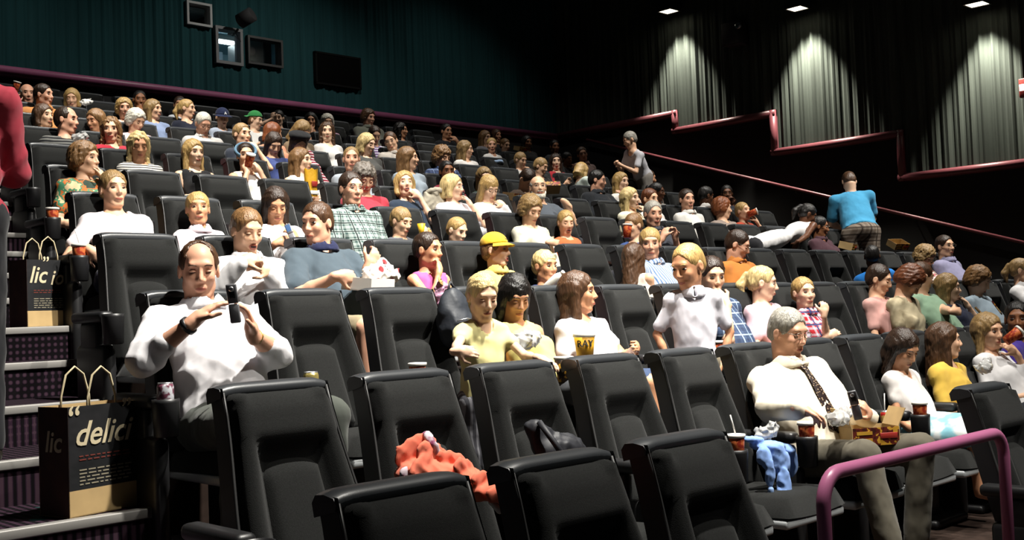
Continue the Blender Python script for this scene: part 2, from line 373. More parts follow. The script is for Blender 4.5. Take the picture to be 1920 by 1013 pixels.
# dark acoustic panel and the bracket lamp beside the port
a, c = pixY(584, 103, YB), pixY(667, 164, YB)
t = empty('wall_panel', ((a[0]+c[0])/2, YB-0.1, (a[2]+c[2])/2-0.01)); tag(t, 'plain matte black rectangular panel on the teal back wall', 'wall panel')
hx, hz = abs(c[0]-a[0])/2, 0.245
b = MB(); b.rbox((-hx, -0.03, -hz), (hx, 0.06, hz), 0.008); b.build('board', mat('panel_black', (0.0015, 0.0014, 0.0014), 1.0, spec=0.05), t)
b = MB()
for lo, hi in (((-hx-.02, -hz-.02), (hx+.02, -hz+.01)), ((-hx-.02, hz-.01), (hx+.02, hz+.02)), ((-hx-.02, -hz), (-hx+.01, hz)), ((hx-.01, -hz), (hx+.02, hz))):
    b.box((lo[0], -0.04, lo[1]), (hi[0], 0.06, hi[1]))
b.build('edge_strip', mat('panel_edge', (0.003, 0.003, 0.003), 0.9, spec=0.1), t)
g = pixY(447, 42, YB-0.35)
t = empty('spot_lamp', g); tag(t, 'black spot lamp on a wall bracket above the lit booth port', 'lamp')
b = MB(); b.lathe([(0.07, 0), (0.11, 0.02), (0.11, 0.26), (0.09, 0.26)], 16, Matrix.Rotation(1.1, 4, 'X') @ Matrix.Rotation(0.5, 4, 'Y')); b.build('can', MAT['black'], t)
b = MB(); b.tube([(0, 0.30, -0.12), (0, 0.16, -0.16), (0, 0.02, -0.10)], 0.018, 8); b.build('bracket', MAT['shell'], t)
b = MB(); b.tube([(0.05, 0.28, -0.1), (0.10, 0.12, -0.25), (0.02, 0.05, -0.22), (-0.02, 0.1, -0.1)], 0.008, 6); b.build('cable', MAT['shell'], t)

# wall washers on the right wall
lampw = mat('lamp_reflector', (0.85, 0.8, 0.7), 0.4, emit=((1, 0.9, 0.72), 2.2)); glow = mat('lamp_bulb', (1, 1, 1), 0.5, emit=((1, 0.92, 0.75), 14.0))
for i, (u, v, pw) in enumerate(((1254, 22, 1100), (1495, 17, 1500), (1832, 9, 1150))):
    c = pixX(u, v, XW-0.42); t = empty('wall_light', c); tag(t, ('square wall washer lamp farthest from the screen, above the upper rail', 'square wall washer lamp in the middle of three on the curtained side wall', 'square wall washer lamp nearest the right edge of the picture')[i], 'lamp', 'wall washers on the side wall')
    s = 0.13; b = MB()
    for lo, hi in (((-s-.02, -s-.02), (s+.02, -s)), ((-s-.02, s), (s+.02, s+.02)), ((-s-.02, -s), (-s, s)), ((s, -s), (s+.02, s))):
        b.box((lo[0], lo[1], 0), (hi[0], hi[1], 0.26))
    b.box((-s, -s, 0.24), (s, s, 0.26)); b.box((s, -0.05, 0.10), (0.42, 0.05, 0.18)); b.build('housing', MAT['black'], t)
    b = MB(); r0, r1 = s, 0.05
    b.add([(x*r0, y*r0, 0.01) for x, y in ((-1, -1), (1, -1), (1, 1), (-1, 1))]+[(x*r1, y*r1, 0.15) for x, y in ((-1, -1), (1, -1), (1, 1), (-1, 1))], [(0, 1, 5, 4), (1, 2, 6, 5), (2, 3, 7, 6), (3, 0, 4, 7)]); b.build('reflector', lampw, t)
    b = MB(); b.lathe([(0.01, -0.045), (0.035, -0.03), (0.035, 0.03), (0.02, 0.06)], 12, Matrix.Translation((0, 0, 0.09))); b.build('bulb', glow, t)
    sp = spot('wall_wash', (c[0]+0.05, c[1], c[2]-0.01), (XW-0.10, c[1], c[2]-2.6), pw, 66, 0.8, 0.05, (1, 0.93, 0.78))
# surround speaker, strobe, exit lamp at the frame edge
c = pixX(1376, 62, XW-0.22); t = empty('wall_speaker', c); tag(t, 'black box loudspeaker on the curtained side wall between two washers', 'speaker')
b = MB(); b.rbox((-0.12, -0.18, -0.22), (0.16, 0.18, 0.18), 0.02); b.build('cabinet', MAT['black'], t)
b = MB(); b.rbox((-0.13, -0.16, -0.20), (-0.118, 0.16, 0.16), 0.005); b.build('grille', framed, t)
c = pixX(1385, 48, XW-0.36); t = empty('alarm_strobe', c); tag(t, 'small round silver dome on the black wall speaker', 'alarm')
RX = Matrix.Rotation(-math.pi/2, 4, 'Y'); b = MB(); b.lathe([(0.035, 0), (0.058, 0.0), (0.058, 0.03), (0.035, 0.03)], 16, RX); b.build('ring', mat('chrome', (0.5, 0.52, 0.54), 0.25, metal=0.9), t)
b = MB(); b.lathe([(0.04, 0), (0.03, 0.02), (0.012, 0.03)], 14, RX); b.build('dome', mat('dome_grey', (0.16, 0.16, 0.17), 0.3), t)
c = pixX(1922, 165, XW-0.2); t = empty('exit_lamp', c); tag(t, 'small red and white lamp cut by the right frame edge', 'lamp')
b = MB(); b.rbox((-0.04, -0.14, -0.13), (0.04, 0.07, 0.13), 0.01); b.build('housing', mat('exit_red', (0.25, 0.02, 0.015), 0.5), t)
b = MB(); b.rbox((-0.05, -0.03, -0.04), (-0.038, 0.06, 0.05), 0.005); b.build('lens', mat('exit_glow', (1, 0.8, 0.7), 0.5, emit=((1, 0.85, 0.75), 2.0)), t)

# pink guard rail in the front gap
yr = 1.93; A, C_ = pixY(1541, 888, yr), pixY(1880, 812, yr)
zt = (A[2]+C_[2])/2; x0, x1 = A[0], C_[0]
t = empty('guard_rail', ((x0+x1)/2, yr, 0)); tag(t, 'pink painted tubular guard rail in front of the man with tie', 'railing')
pts = [(x0, 0, 0.01), (x0, 0, zt-0.10)] + [(x0+0.10*(1-math.cos(a)), 0, zt-0.10+0.10*math.sin(a)) for a in np.linspace(0.2, math.pi/2, 7)]
pts += [(x1-0.10*(1-math.sin(a)), 0, zt-0.10+0.10*math.cos(a)) for a in np.linspace(0, math.pi/2-0.2, 7)] + [(x1, 0, zt-0.10), (x1, 0, 0.01)]
pts = [(p[0]-(x0+x1)/2, p[1], p[2]) for p in pts]
b = MB(); b.tube(pts, 0.0235, 16); b.build('tube', MAT['rail'], t)
for xx in (x0, x1):
    b = MB(); b.lathe([(0.05, 0), (0.05, 0.008), (0.03, 0.014)], 16, Matrix.Translation((xx-(x0+x1)/2, 0, 0))); b.build('base_flange', MAT['rail'], t)

# ------------------------------------------------------------------ seats
def sstep(a, b, x):
    t = min(1, max(0, (x-a)/(b-a))); return t*t*(3-2*t)
def hw(t): return 0.205 + 0.05*(1-sstep(0.15, 1.0, t))
def front_y(t): return -0.235*(1-t) - 0.03
def cushion_h(s, t):
    a = abs(s)
    head = sstep(0.62, 0.80, t)*(1-0.5*sstep(0.90, 1.0, t))
    wing = sstep(0.44, 0.76, a)*(1-0.9*sstep(0.86, 1.0, a))
    h = max(head*(1-0.30*sstep(0.75, 1, a)), wing*0.95)*0.078
    return h
def back_cushion():
    n, m = 24, 36; P = []
    for j in range(m+1):
        t = j/m; row = []
        for i in range(n+1):
            s = -1+2*i/n; h = cushion_h(s, t)
            if i in (0, n) or j in (0, m): h = -0.03
            row.append((s*hw(t)*0.97, front_y(t)-h, 0.40+(HT-0.425)*t))
        P.append(row)
    return MB().grid(P).mesh('back_cushion')
def lumbar():
    n, m = 14, 16; P = []
    for j in range(m+1):
        t = j/m; row = []
        for i in range(n+1):
            s = -1+2*i/n; tt = 0.04 + t*(0.60-0.05*abs(s)**2.5*t)
            h = (0.034-0.010*t)*(1-max(abs(s)**8, (2*t-1)**10)) + (-0.004 if i in (0, n) or j in (0, m) else 0.004)
            row.append((s*0.132*(1-0.14*t), front_y(tt)-h-0.004, 0.40+(HT-0.425)*tt))
        P.append(row)
    return MB().grid(P).mesh('lumbar_panel')
def shell():
    n, m = 12, 10; b = MB(); P = []
    for j in range(m+1):
        t = j/m; row = []
        for i in range(n+1):
            s = -1+2*i/n
            row.append((s*hw(t)*1.02, front_y(t)+0.05+0.03*(1-s*s)+(0.0 if abs(s) < 1 else -0.055), 0.33+(HT-0.345)*t))
        P.append(row)
    b.grid([r[::-1] for r in P])
    for sg in (-1, 1):                  # shell sides
        Q = []
        for j in range(m+1):
            t = j/m; x = sg*hw(t)*1.02; Q.append([(x, front_y(t)-0.035, 0.33+(HT-0.345)*t), (x, front_y(t)+0.055, 0.33+(HT-0.345)*t)])
        b.grid(Q if sg < 0 else [q[::-1] for q in Q])
    return b.mesh('back_shell')
def trim_mesh():
    b = MB(); P = []; n = 16
    for i in range(n+1):
        s = -1+2*i/n; x = s*0.213; zz = HT-0.004-0.012*s**8; d = -0.028*abs(s)**10
        P.append([(x, front_y(1)+0.062+d*0, zz-0.055), (x, front_y(1)+0.07, zz-0.02), (x, front_y(1)+0.055, zz), (x, front_y(1)+0.02, zz+0.004), (x, front_y(1)-0.02, zz-0.002), (x, front_y(1)-0.032, zz-0.016), (x, front_y(1)-0.028, zz-0.032)])
    b.grid([r[::-1] for r in P])
    b.add(P[0], [tuple(range(7))]); b.add(P[-1], [tuple(range(6, -1, -1))])
    return b.mesh('top_trim')
def piping_mesh(sg):
    b = MB()
    b.tube([(sg*hw(t)*1.0, front_y(t)-0.03, 0.36+(HT-0.39)*t) for t in np.linspace(0, 1, 10)], 0.006, 6)
    return b.mesh('edge_piping')
def seat_cushion():
    n, m = 16, 16; P = []
    for j in range(m+1):
        t = j/m; row = []
        for i in range(n+1):
            s = -1+2*i/n; e = max(abs(s)**6, abs(2*t-1)**8)
            row.append((s*0.245*(1-0.04*t), -0.25-0.49*t, 0.335+0.105*(1-e)**0.5+0.02*t-0.012*(1-s*s)))
        P.append(row)
    return MB().grid(P).mesh('seat_cushion')
def pan_mesh():
    b = MB(); b.rbox((-0.24, -0.735, 0.305), (0.24, -0.26, 0.345), 0.012); return b.mesh('seat_pan')
def base_mesh():
    b = MB(); b.rbox((-0.20, -0.55, 0.0), (0.20, -0.12, 0.05), 0.02); b.rbox((-0.06, -0.45, 0.04), (0.06, -0.25, 0.31), 0.02); return b.mesh('pedestal')
def arm_mesh():
    b = MB(); b.rbox((-0.038, -0.47, 0.605), (0.038, -0.12, 0.66), 0.022, seg=3); return b.mesh('armrest')
def armpost_mesh():
    b = MB(); b.rbox((-0.032, -0.50, 0.0), (0.032, -0.16, 0.50), 0.03, seg=3); b.rbox((-0.026, -0.40, 0.42), (0.026, -0.20, 0.61), 0.02); return b.mesh('arm_support')
def holder_mesh():
    b = MB(); b.lathe([(0.04, 0.50), (0.047, 0.505), (0.052, 0.63), (0.052, 0.645), (0.045, 0.645), (0.041, 0.53)], 16, Matrix.Translation((0, -0.525, 0))); return b.mesh('cup_holder')
SM = dict(back_shell=(shell(), 'shell'), back_cushion=(back_cushion(), 'fabric'), lumbar_panel=(lumbar(), 'fabric'), top_trim=(trim_mesh(), 'trim'), edge_piping=(piping_mesh(-1), 'piping'), edge_piping_=(piping_mesh(1), 'piping'),
          seat_cushion=(seat_cushion(), 'fabric'), seat_pan=(pan_mesh(), 'pan'), pedestal=(base_mesh(), 'shell'))
AM, AP, AH = arm_mesh(), armpost_mesh(), holder_mesh()
for me, mn in SM.values(): me.materials.append(MAT[mn])
for me in (AM, AP, AH): me.materials.append(MAT['shell'])
ROWNAME = ['front row', 'second row', 'third row', 'fourth row', 'fifth row', 'sixth row', 'seventh row', 'eighth row', 'ninth row', 'tenth row', 'eleventh row', 'topmost row']
XMAXF = [5.4, 8.3, 11.3] + [XE]*9
SEATS = []
for k in range(NROW):
    i = 0
    while XS[k]+i*SP < min(XE-0.4, XMAXF[k]):
        if not (k == 0 and i in (3, 4, 5)): SEATS.append((k, i))
        i += 1
OCC = {}     # filled by the people table: (row, seat) -> True
def arm(seat, dx):
    a = bpy.data.objects.new('armrest', AM); COL.objects.link(a); a.parent = seat; a.location = (dx, 0, 0)
    for nm, me in (('arm_support', AP), ('cup_holder', AH)):
        c = bpy.data.objects.new(nm, me); COL.objects.link(c); c.parent = a
def build_seats():
    for k, i in SEATS:
        x = XS[k]+i*SP+0.213
        s = empty('cinema_seat', (x, YR[k], FL[k]))
        o = 'occupied' if OCC.get((k, i)) else 'empty'
        tag(s, '%s charcoal cinema seat, %s from the stair aisle, %s' % (o, ORD[i], ROWNAME[k]+(' from the screen' if k and k < 11 else '')), 'seat', 'cinema seats in rows')
        for nm, (me, mn) in SM.items():
            c = bpy.data.objects.new(nm.rstrip('_'), me); COL.objects.link(c); c.parent = s
        arm(s, -0.29 if i else -0.37)
        if (k, i+1) not in SEATSET: arm(s, 0.29)
SEATSET = set(SEATS)
# ------------------------------------------------------------------ smooth bodies
def _v(*a): return np.array(a, float)
def unit(a): a = np.asarray(a, float); return a/(np.linalg.norm(a)+1e-9)
class Sdf:
    def __init__(s): s.ops = []; s.lo = np.full(3, 9e9); s.hi = -s.lo
    def _b(s, lo, hi): s.lo = np.minimum(s.lo, lo); s.hi = np.maximum(s.hi, hi)
    def cone(s, a, b, r1, r2, k=0.02, sub=False, grp=0):
        a = np.asarray(a, float); b = np.asarray(b, float); m = max(r1, r2); lo, hi = np.minimum(a, b)-m, np.maximum(a, b)+m
        if not sub: s._b(lo, hi)
        s.ops.append(('c', (a, b, r1, r2), k, sub, lo, hi)); return s
    def ell(s, c, r, M=None, k=0.02, sub=False):
        c = np.asarray(c, float); r = np.asarray(r, float)
        e = np.sqrt(((M.T**2)@(r**2))) if M is not None else r          # M rows are the axes
        if not sub: s._b(c-e, c+e)
        s.ops.append(('e', (c, r, M), k, sub, c-e, c+e)); return s
    def ring(s, c, n, R, r, k=0.01):
        c = np.asarray(c, float); n = unit(n); lo, hi = c-R-r, c+R+r; s._b(lo, hi)
        s.ops.append(('t', (c, n, R, r), k, False, lo, hi)); return s
    def cut(s, p, n, k=0.01):                # remove the side the normal points to
        s.ops.append(('p', (np.asarray(p, float), unit(n)), k, True, None, None)); return s
    @staticmethod
    def axis(lo, hi, h, zones):
        out = [lo-1.5*h]; end = hi+1.5*h
        while out[-1] < end:
            x = out[-1]; st = h
            for a, b, hz in zones:
                if a-hz <= x < b: st = hz if (st == h or hz < st) else st
                elif x < a-hz < x+st and hz < st: st = max(a-hz-x, hz)
            out.append(x+st)
        return np.array(out, np.float32)
    def mesh(s, h, zones=((), (), ()), noise=0.0, seed=0, wl=0.09):
        ax = [Sdf.axis(s.lo[i], s.hi[i], h, zones[i]) for i in range(3)]
        n = [len(a) for a in ax]; D = np.full(n, 0.5, np.float32)
        X, Y, Z = ax[0][:, None, None], ax[1][None, :, None], ax[2][None, None, :]
        for t, p, k, sub, lo, hi in s.ops:
            if t == 'p':
                q = (X-p[0][0])*p[1][0]+(Y-p[0][1])*p[1][1]+(Z-p[0][2])*p[1][2]
                hh = np.maximum(k-np.abs(D-q), 0)/k; D = np.maximum(D, q)+hh*hh*k*0.25; continue
            m = k+2.2*h; sl = []
            for i in range(3):
                a = max(0, np.searchsorted(ax[i], lo[i]-m)-1); b = min(n[i], np.searchsorted(ax[i], hi[i]+m)+1); sl.append(slice(a, b))
            if any(q.stop <= q.start for q in sl): continue
            sl = tuple(sl); x, y, z = X[sl[0]], Y[:, sl[1]], Z[:, :, sl[2]]
            if t == 'c':
                a, b, r1, r2 = p; ab = b-a; L = float(ab@ab)+1e-12
                px, py, pz = x-a[0], y-a[1], z-a[2]
                tt = np.clip((px*ab[0]+py*ab[1]+pz*ab[2])/L, 0, 1)
                q = np.sqrt((px-tt*ab[0])**2+(py-tt*ab[1])**2+(pz-tt*ab[2])**2)-(r1+tt*(r2-r1))
            elif t == 'e':
                c, r, M = p; px, py, pz = x-c[0], y-c[1], z-c[2]
                if M is not None:
                    px, py, pz = [px*M[i][0]+py*M[i][1]+pz*M[i][2] for i in range(3)]
                k0 = np.sqrt((px/r[0])**2+(py/r[1])**2+(pz/r[2])**2); k1 = np.sqrt((px/r[0]**2)**2+(py/r[1]**2)**2+(pz/r[2]**2)**2)+1e-9
                q = k0*(k0-1)/k1
            else:
                c, nn, R, r = p; px, py, pz = x-c[0], y-c[1], z-c[2]; hgt = px*nn[0]+py*nn[1]+pz*nn[2]
                rad = np.sqrt(np.maximum(px*px+py*py+pz*pz-hgt*hgt, 0)); q = np.sqrt((rad-R)**2+(hgt*0.6)**2)-r
            d = D[sl]
            if sub:
                q = -q; hh = np.maximum(k-np.abs(d-q), 0)/k; D[sl] = np.maximum(d, q)+hh*hh*k*0.25
            else:
                hh = np.maximum(k-np.abs(d-q), 0)/k; D[sl] = np.minimum(d, q)-hh*hh*k*0.25
        if noise:
            I = np.argwhere(np.abs(D) < 3*h+noise); P = np.stack([ax[i][I[:, i]] for i in range(3)], 1); rs = np.random.RandomState(seed); w_ = 0
            for j in range(5):
                q = rs.normal(size=3); q[2] *= 0.6; q = q/np.linalg.norm(q)*2*np.pi/(wl*(0.6+0.25*j)); w_ = w_+(np.abs(np.sin(0.5*(P@q)+rs.rand()*6.3+1.1*np.sin(P@(q[[1, 2, 0]]*0.45)+j)))-0.6)*1.5*(1.25-0.2*j)
            D[tuple(I.T)] += noise*w_.astype(np.float32)/2.2
        return nets(D, ax)
_CO = np.array([(i, j, k) for i in (0, 1) for j in (0, 1) for k in (0, 1)])
_ED = [(a, b) for a in range(8) for b in range(a+1, 8) if abs(_CO[a]-_CO[b]).sum() == 1]
def nets(D, ax):
    S = D < 0
    c = np.zeros([q-1 for q in D.shape], np.int8)
    for o in _CO: c += S[o[0]:S.shape[0]-1+o[0], o[1]:S.shape[1]-1+o[1], o[2]:S.shape[2]-1+o[2]]
    act = (c > 0) & (c < 8); I = np.argwhere(act); N = len(I)
    if not N: return np.zeros((0, 3)), np.zeros((0, 4), int)
    val = np.stack([D[I[:, 0]+o[0], I[:, 1]+o[1], I[:, 2]+o[2]] for o in _CO], 1)
    pos = np.stack([np.stack([ax[a][I[:, a]+o[a]] for a in range(3)], 1) for o in _CO], 1)
    acc = np.zeros((N, 3)); cnt = np.zeros(N)
    for a, b in _ED:
        da, db = val[:, a], val[:, b]; m = (da < 0) != (db < 0)
        t = np.where(m, da/(da-db+1e-12), 0)[:, None]
        acc += np.where(m[:, None], pos[:, a]+(pos[:, b]-pos[:, a])*t, 0); cnt += m
    V = acc/cnt[:, None]
    idx = np.full(c.shape, -1, np.int32); idx[tuple(I.T)] = np.arange(N); Q = []
    for a in range(3):
        b, d = (a+1) % 3, (a+2) % 3
        s0 = [slice(None)]*3; s1 = [slice(None)]*3; s0[a] = slice(0, -1); s1[a] = slice(1, None)
        for e in (b, d): s0[e] = slice(1, -1); s1[e] = slice(1, -1)
        A, B = S[tuple(s0)], S[tuple(s1)]
        for flip, M in ((0, A & ~B), (1, ~A & B)):
            E = np.argwhere(M)
            if not len(E): continue
            E[:, b] += 1; E[:, d] += 1
            def g(db, dd): F = E.copy(); F[:, b] -= db; F[:, d] -= dd; return idx[tuple(F.T)]
            q = np.stack([g(1, 1), g(0, 1), g(0, 0), g(1, 0)], 1)
            Q.append(q[:, ::-1] if flip else q)
    return V, np.concatenate(Q)

def coarsen(V, Q, m, cell):
    key = np.floor(V/cell).astype(np.int64); key = key[:, 0]*4000037+key[:, 1]*2003+key[:, 2]
    key = np.where(m, key, -np.arange(len(V))-10**15); u, inv = np.unique(key, return_inverse=True)
    cnt = np.bincount(inv).astype(float); W = np.stack([np.bincount(inv, V[:, i])/cnt for i in range(3)], 1)
    T = inv[np.concatenate([Q[:, [0, 1, 2]], Q[:, [0, 2, 3]]])]
    return W, T[(T[:, 0] != T[:, 1]) & (T[:, 1] != T[:, 2]) & (T[:, 2] != T[:, 0])]
# ------------------------------------------------------------------ people
SKIN = dict(p='#dcae8e', f='#e6bd9f', t='#c68f6c', r='#d6a185', d='#5d3a26', m='#8a5b3d')
for q_, c_ in SKIN.items(): MAT['skin_'+q_] = mat('skin_'+q_, c_, 0.48, var=(14, 0.06), spec=0.35, bump=(160, 0.08, (1, 1, 1), 0.002))
HAIRC = dict(blond='#a98a55', lblond='#cbb27c', white='#c9c4b6', grey='#8f8b82', brown='#4a3220', lbrown='#7a5a38', dbrown='#2c1d13', black='#100c0a', red='#7d4524', auburn='#5a3018', dirty='#8a6f47', salt='#6a625a')
for q_, c_ in HAIRC.items(): MAT['hair_'+q_] = mat('hair_'+q_, c_, 0.42, bump=(26, 0.55, (6, 6, 0.7), 0.010), var=(18, 0.35, (5, 5, 0.6)), spec=0.5)
CLOTH = {}
def cloth(c):
    if c in CLOTH: return CLOTH[c]
    if isinstance(c, tuple): m = pattern('cloth_%d' % len(CLOTH), c[0], list(c[2:]), c[1])
    else: m = mat('cloth_'+c, c, 0.85, bump=(9, 0.6, (1, 1, 0.6), 0.03), spec=0.2, var=(7, 0.04), sheen=0.1)
    CLOTH[c] = m; return m
def eye_mesh(name, closed=False):
    b = MB(); n, m = 12, 8; v = []; f = []
    for j in range(m+1):
        th = math.pi*j/m
        for i in range(n): ph = 2*math.pi*i/n; v.append((0.0140*math.sin(th)*math.cos(ph), -0.0125*math.cos(th), 0.0062*math.sin(th)*math.sin(ph)))
    me = bpy.data.meshes.new(name); f = [(j*n+i, (j+1)*n+i, (j+1)*n+(i+1) % n, j*n+(i+1) % n) for j in range(m) for i in range(n)]
    me.from_pydata(v, [], f); mi = []
    for q in f:
        c = np.mean([v[i] for i in q], 0)
        if closed: mi.append(1 if (c[2] < -0.0030 and c[1] > 0) else 0)
        else: mi.append(1 if (c[1] > 0 and c[0]**2+(c[2]*1.1)**2 < 0.0072**2) or c[2] > 0.0044 else 0)
    me.polygons.foreach_set('material_index', mi); me.polygons.foreach_set('use_smooth', [True]*len(f)); return me
EYE_O, EYE_C = eye_mesh('eye'), eye_mesh('eyelid', True)
EYE_O.materials.append(mat('eye_white', (0.36, 0.30, 0.26), 0.25)); EYE_O.materials.append(mat('eye_dark', (0.02, 0.014, 0.01), 0.2))
EYE_C.materials.append(MAT['skin_p']); EYE_C.materials.append(mat('eye_lash', (0.03, 0.02, 0.015), 0.6))
def brow_mesh():
    b = MB(); b.tube([(-0.019, -0.005, -0.003), (-0.008, 0.0, 0.002), (0.006, 0.001, 0.002), (0.018, -0.002, -0.002)], 0.0029, 6); return b.mesh('eyebrow')
BROW = brow_mesh(); BROW.materials.append(MAT['hair_brown'])
def mouth_mesh(opened):
    b = MB(); P = []
    for i in range(13):
        s = -1+2*i/12; x = 0.025*s; w_ = (1-s*s)**0.6; r = []
        for j in range(7):
            t = -1+2*j/6; r.append((x, -0.008*s*s+0.006*w_*(1-t*t)*(0.55 if j == 3 else 1)-0.004, (0.0105 if t < 0 else 0.0075)*t*w_*(2.0 if opened else 1)))
        P.append(r)
    b.grid(P); me = b.mesh('mouth')
    if opened: me.polygons.foreach_set('material_index', [1 if (2 <= i % 6 <= 3 and 1 < i//6 < 10) else 0 for i in range(len(me.polygons))])
    return me
LIPM = mat('lips', '#a8604f', 0.45); LIPD = mat('lips_deep', '#5a2e28', 0.45); MOUTHD = mat('mouth_inside', '#2a0d0b', 0.5)
MOUTH = {0: mouth_mesh(False), 1: mouth_mesh(True)}
for q_ in (0, 1): MOUTH[q_].materials.append(LIPM); MOUTH[q_].materials.append(MOUTHD)
def glasses_mesh():
    b = MB()
    for s in (-1, 1):
        pts = [(s*0.033+0.024*math.cos(a), 0.003-0.004*abs(math.cos(a)), 0.016*math.sin(a)) for a in np.linspace(0, 2*math.pi, 17)]
        b.tube(pts, 0.0016, 6, False); b.tube([(s*0.057, 0, 0.006), (s*0.074, -0.02, 0.008), (s*0.080, -0.10, 0.004)], 0.0016, 6)
    b.tube([(-0.009, 0.003, 0.004), (0, 0.006, 0.007), (0.009, 0.003, 0.004)], 0.0016, 6); return b.mesh('glasses')
GLASS = glasses_mesh(); GLASS.materials.append(mat('spectacle_wire', (0.25, 0.22, 0.18), 0.25, metal=0.8))

def head_prims(S, T, hs, opened=False, fem=False):
    """T maps head coordinates (x right, y forward, z up) to the world"""
    R3 = T[:3, :3]; P = lambda x, y, z: T[:3, :3]@(_v(x, y, z)*hs)+T[:3, 3]; M = R3.T
    j = 0.92 if fem else 1.0
    S.ell(P(0, -0.014, 0.036), _v(0.076, 0.096, 0.086)*hs, M, 0.01)
    S.ell(P(0, 0.020, -0.030), _v(0.061*j, 0.070, 0.084)*hs, M, 0.03*hs)
    S.cone(P(-0.013, 0.062, -0.098), P(0.013, 0.062, -0.098), 0.0175*hs*j, 0.0175*hs*j, 0.022*hs)
    for s in (-1, 1):
        S.cone(P(s*0.047*j, -0.002, -0.066), P(s*0.022, 0.052, -0.098), 0.0155*hs, 0.0145*hs, 0.022*hs)
        S.ell(P(s*0.036, 0.064, -0.022), _v(0.022, 0.02, 0.022)*hs, M, 0.02*hs)
    S.cone(P(-0.034, 0.076, 0.034), P(0.034, 0.076, 0.034), 0.011*hs, 0.011*hs, 0.02*hs)
    for s in (-1, 1): S.ell(P(s*0.032, 0.096, 0.010), _v(0.018, 0.016, 0.012)*hs, M, 0.012*hs, True)
    S.cone(P(0, 0.086, 0.014), P(0, 0.106, -0.026), 0.0075*hs, 0.0110*hs, 0.010*hs)
    for s in (-1, 1): S.ell(P(s*0.011, 0.094, -0.031), _v(0.0085, 0.010, 0.008)*hs, M, 0.008*hs)
    S.ell(P(0, 0.082, -0.062), _v(0.026, 0.014, 0.016)*hs, M, 0.012*hs)
    if opened: S.ell(P(0, 0.096, -0.064), _v(0.017, 0.016, 0.012)*hs, M, 0.006*hs, True)
    for s in (-1, 1):
        S.ell(P(s*0.079, -0.010, -0.004), _v(0.010, 0.020, 0.031)*hs, M, 0.008*hs)
        S.ell(P(s*0.090, -0.004, -0.002), _v(0.008, 0.011, 0.018)*hs, M, 0.006*hs, True)
HAIRCACHE = {}
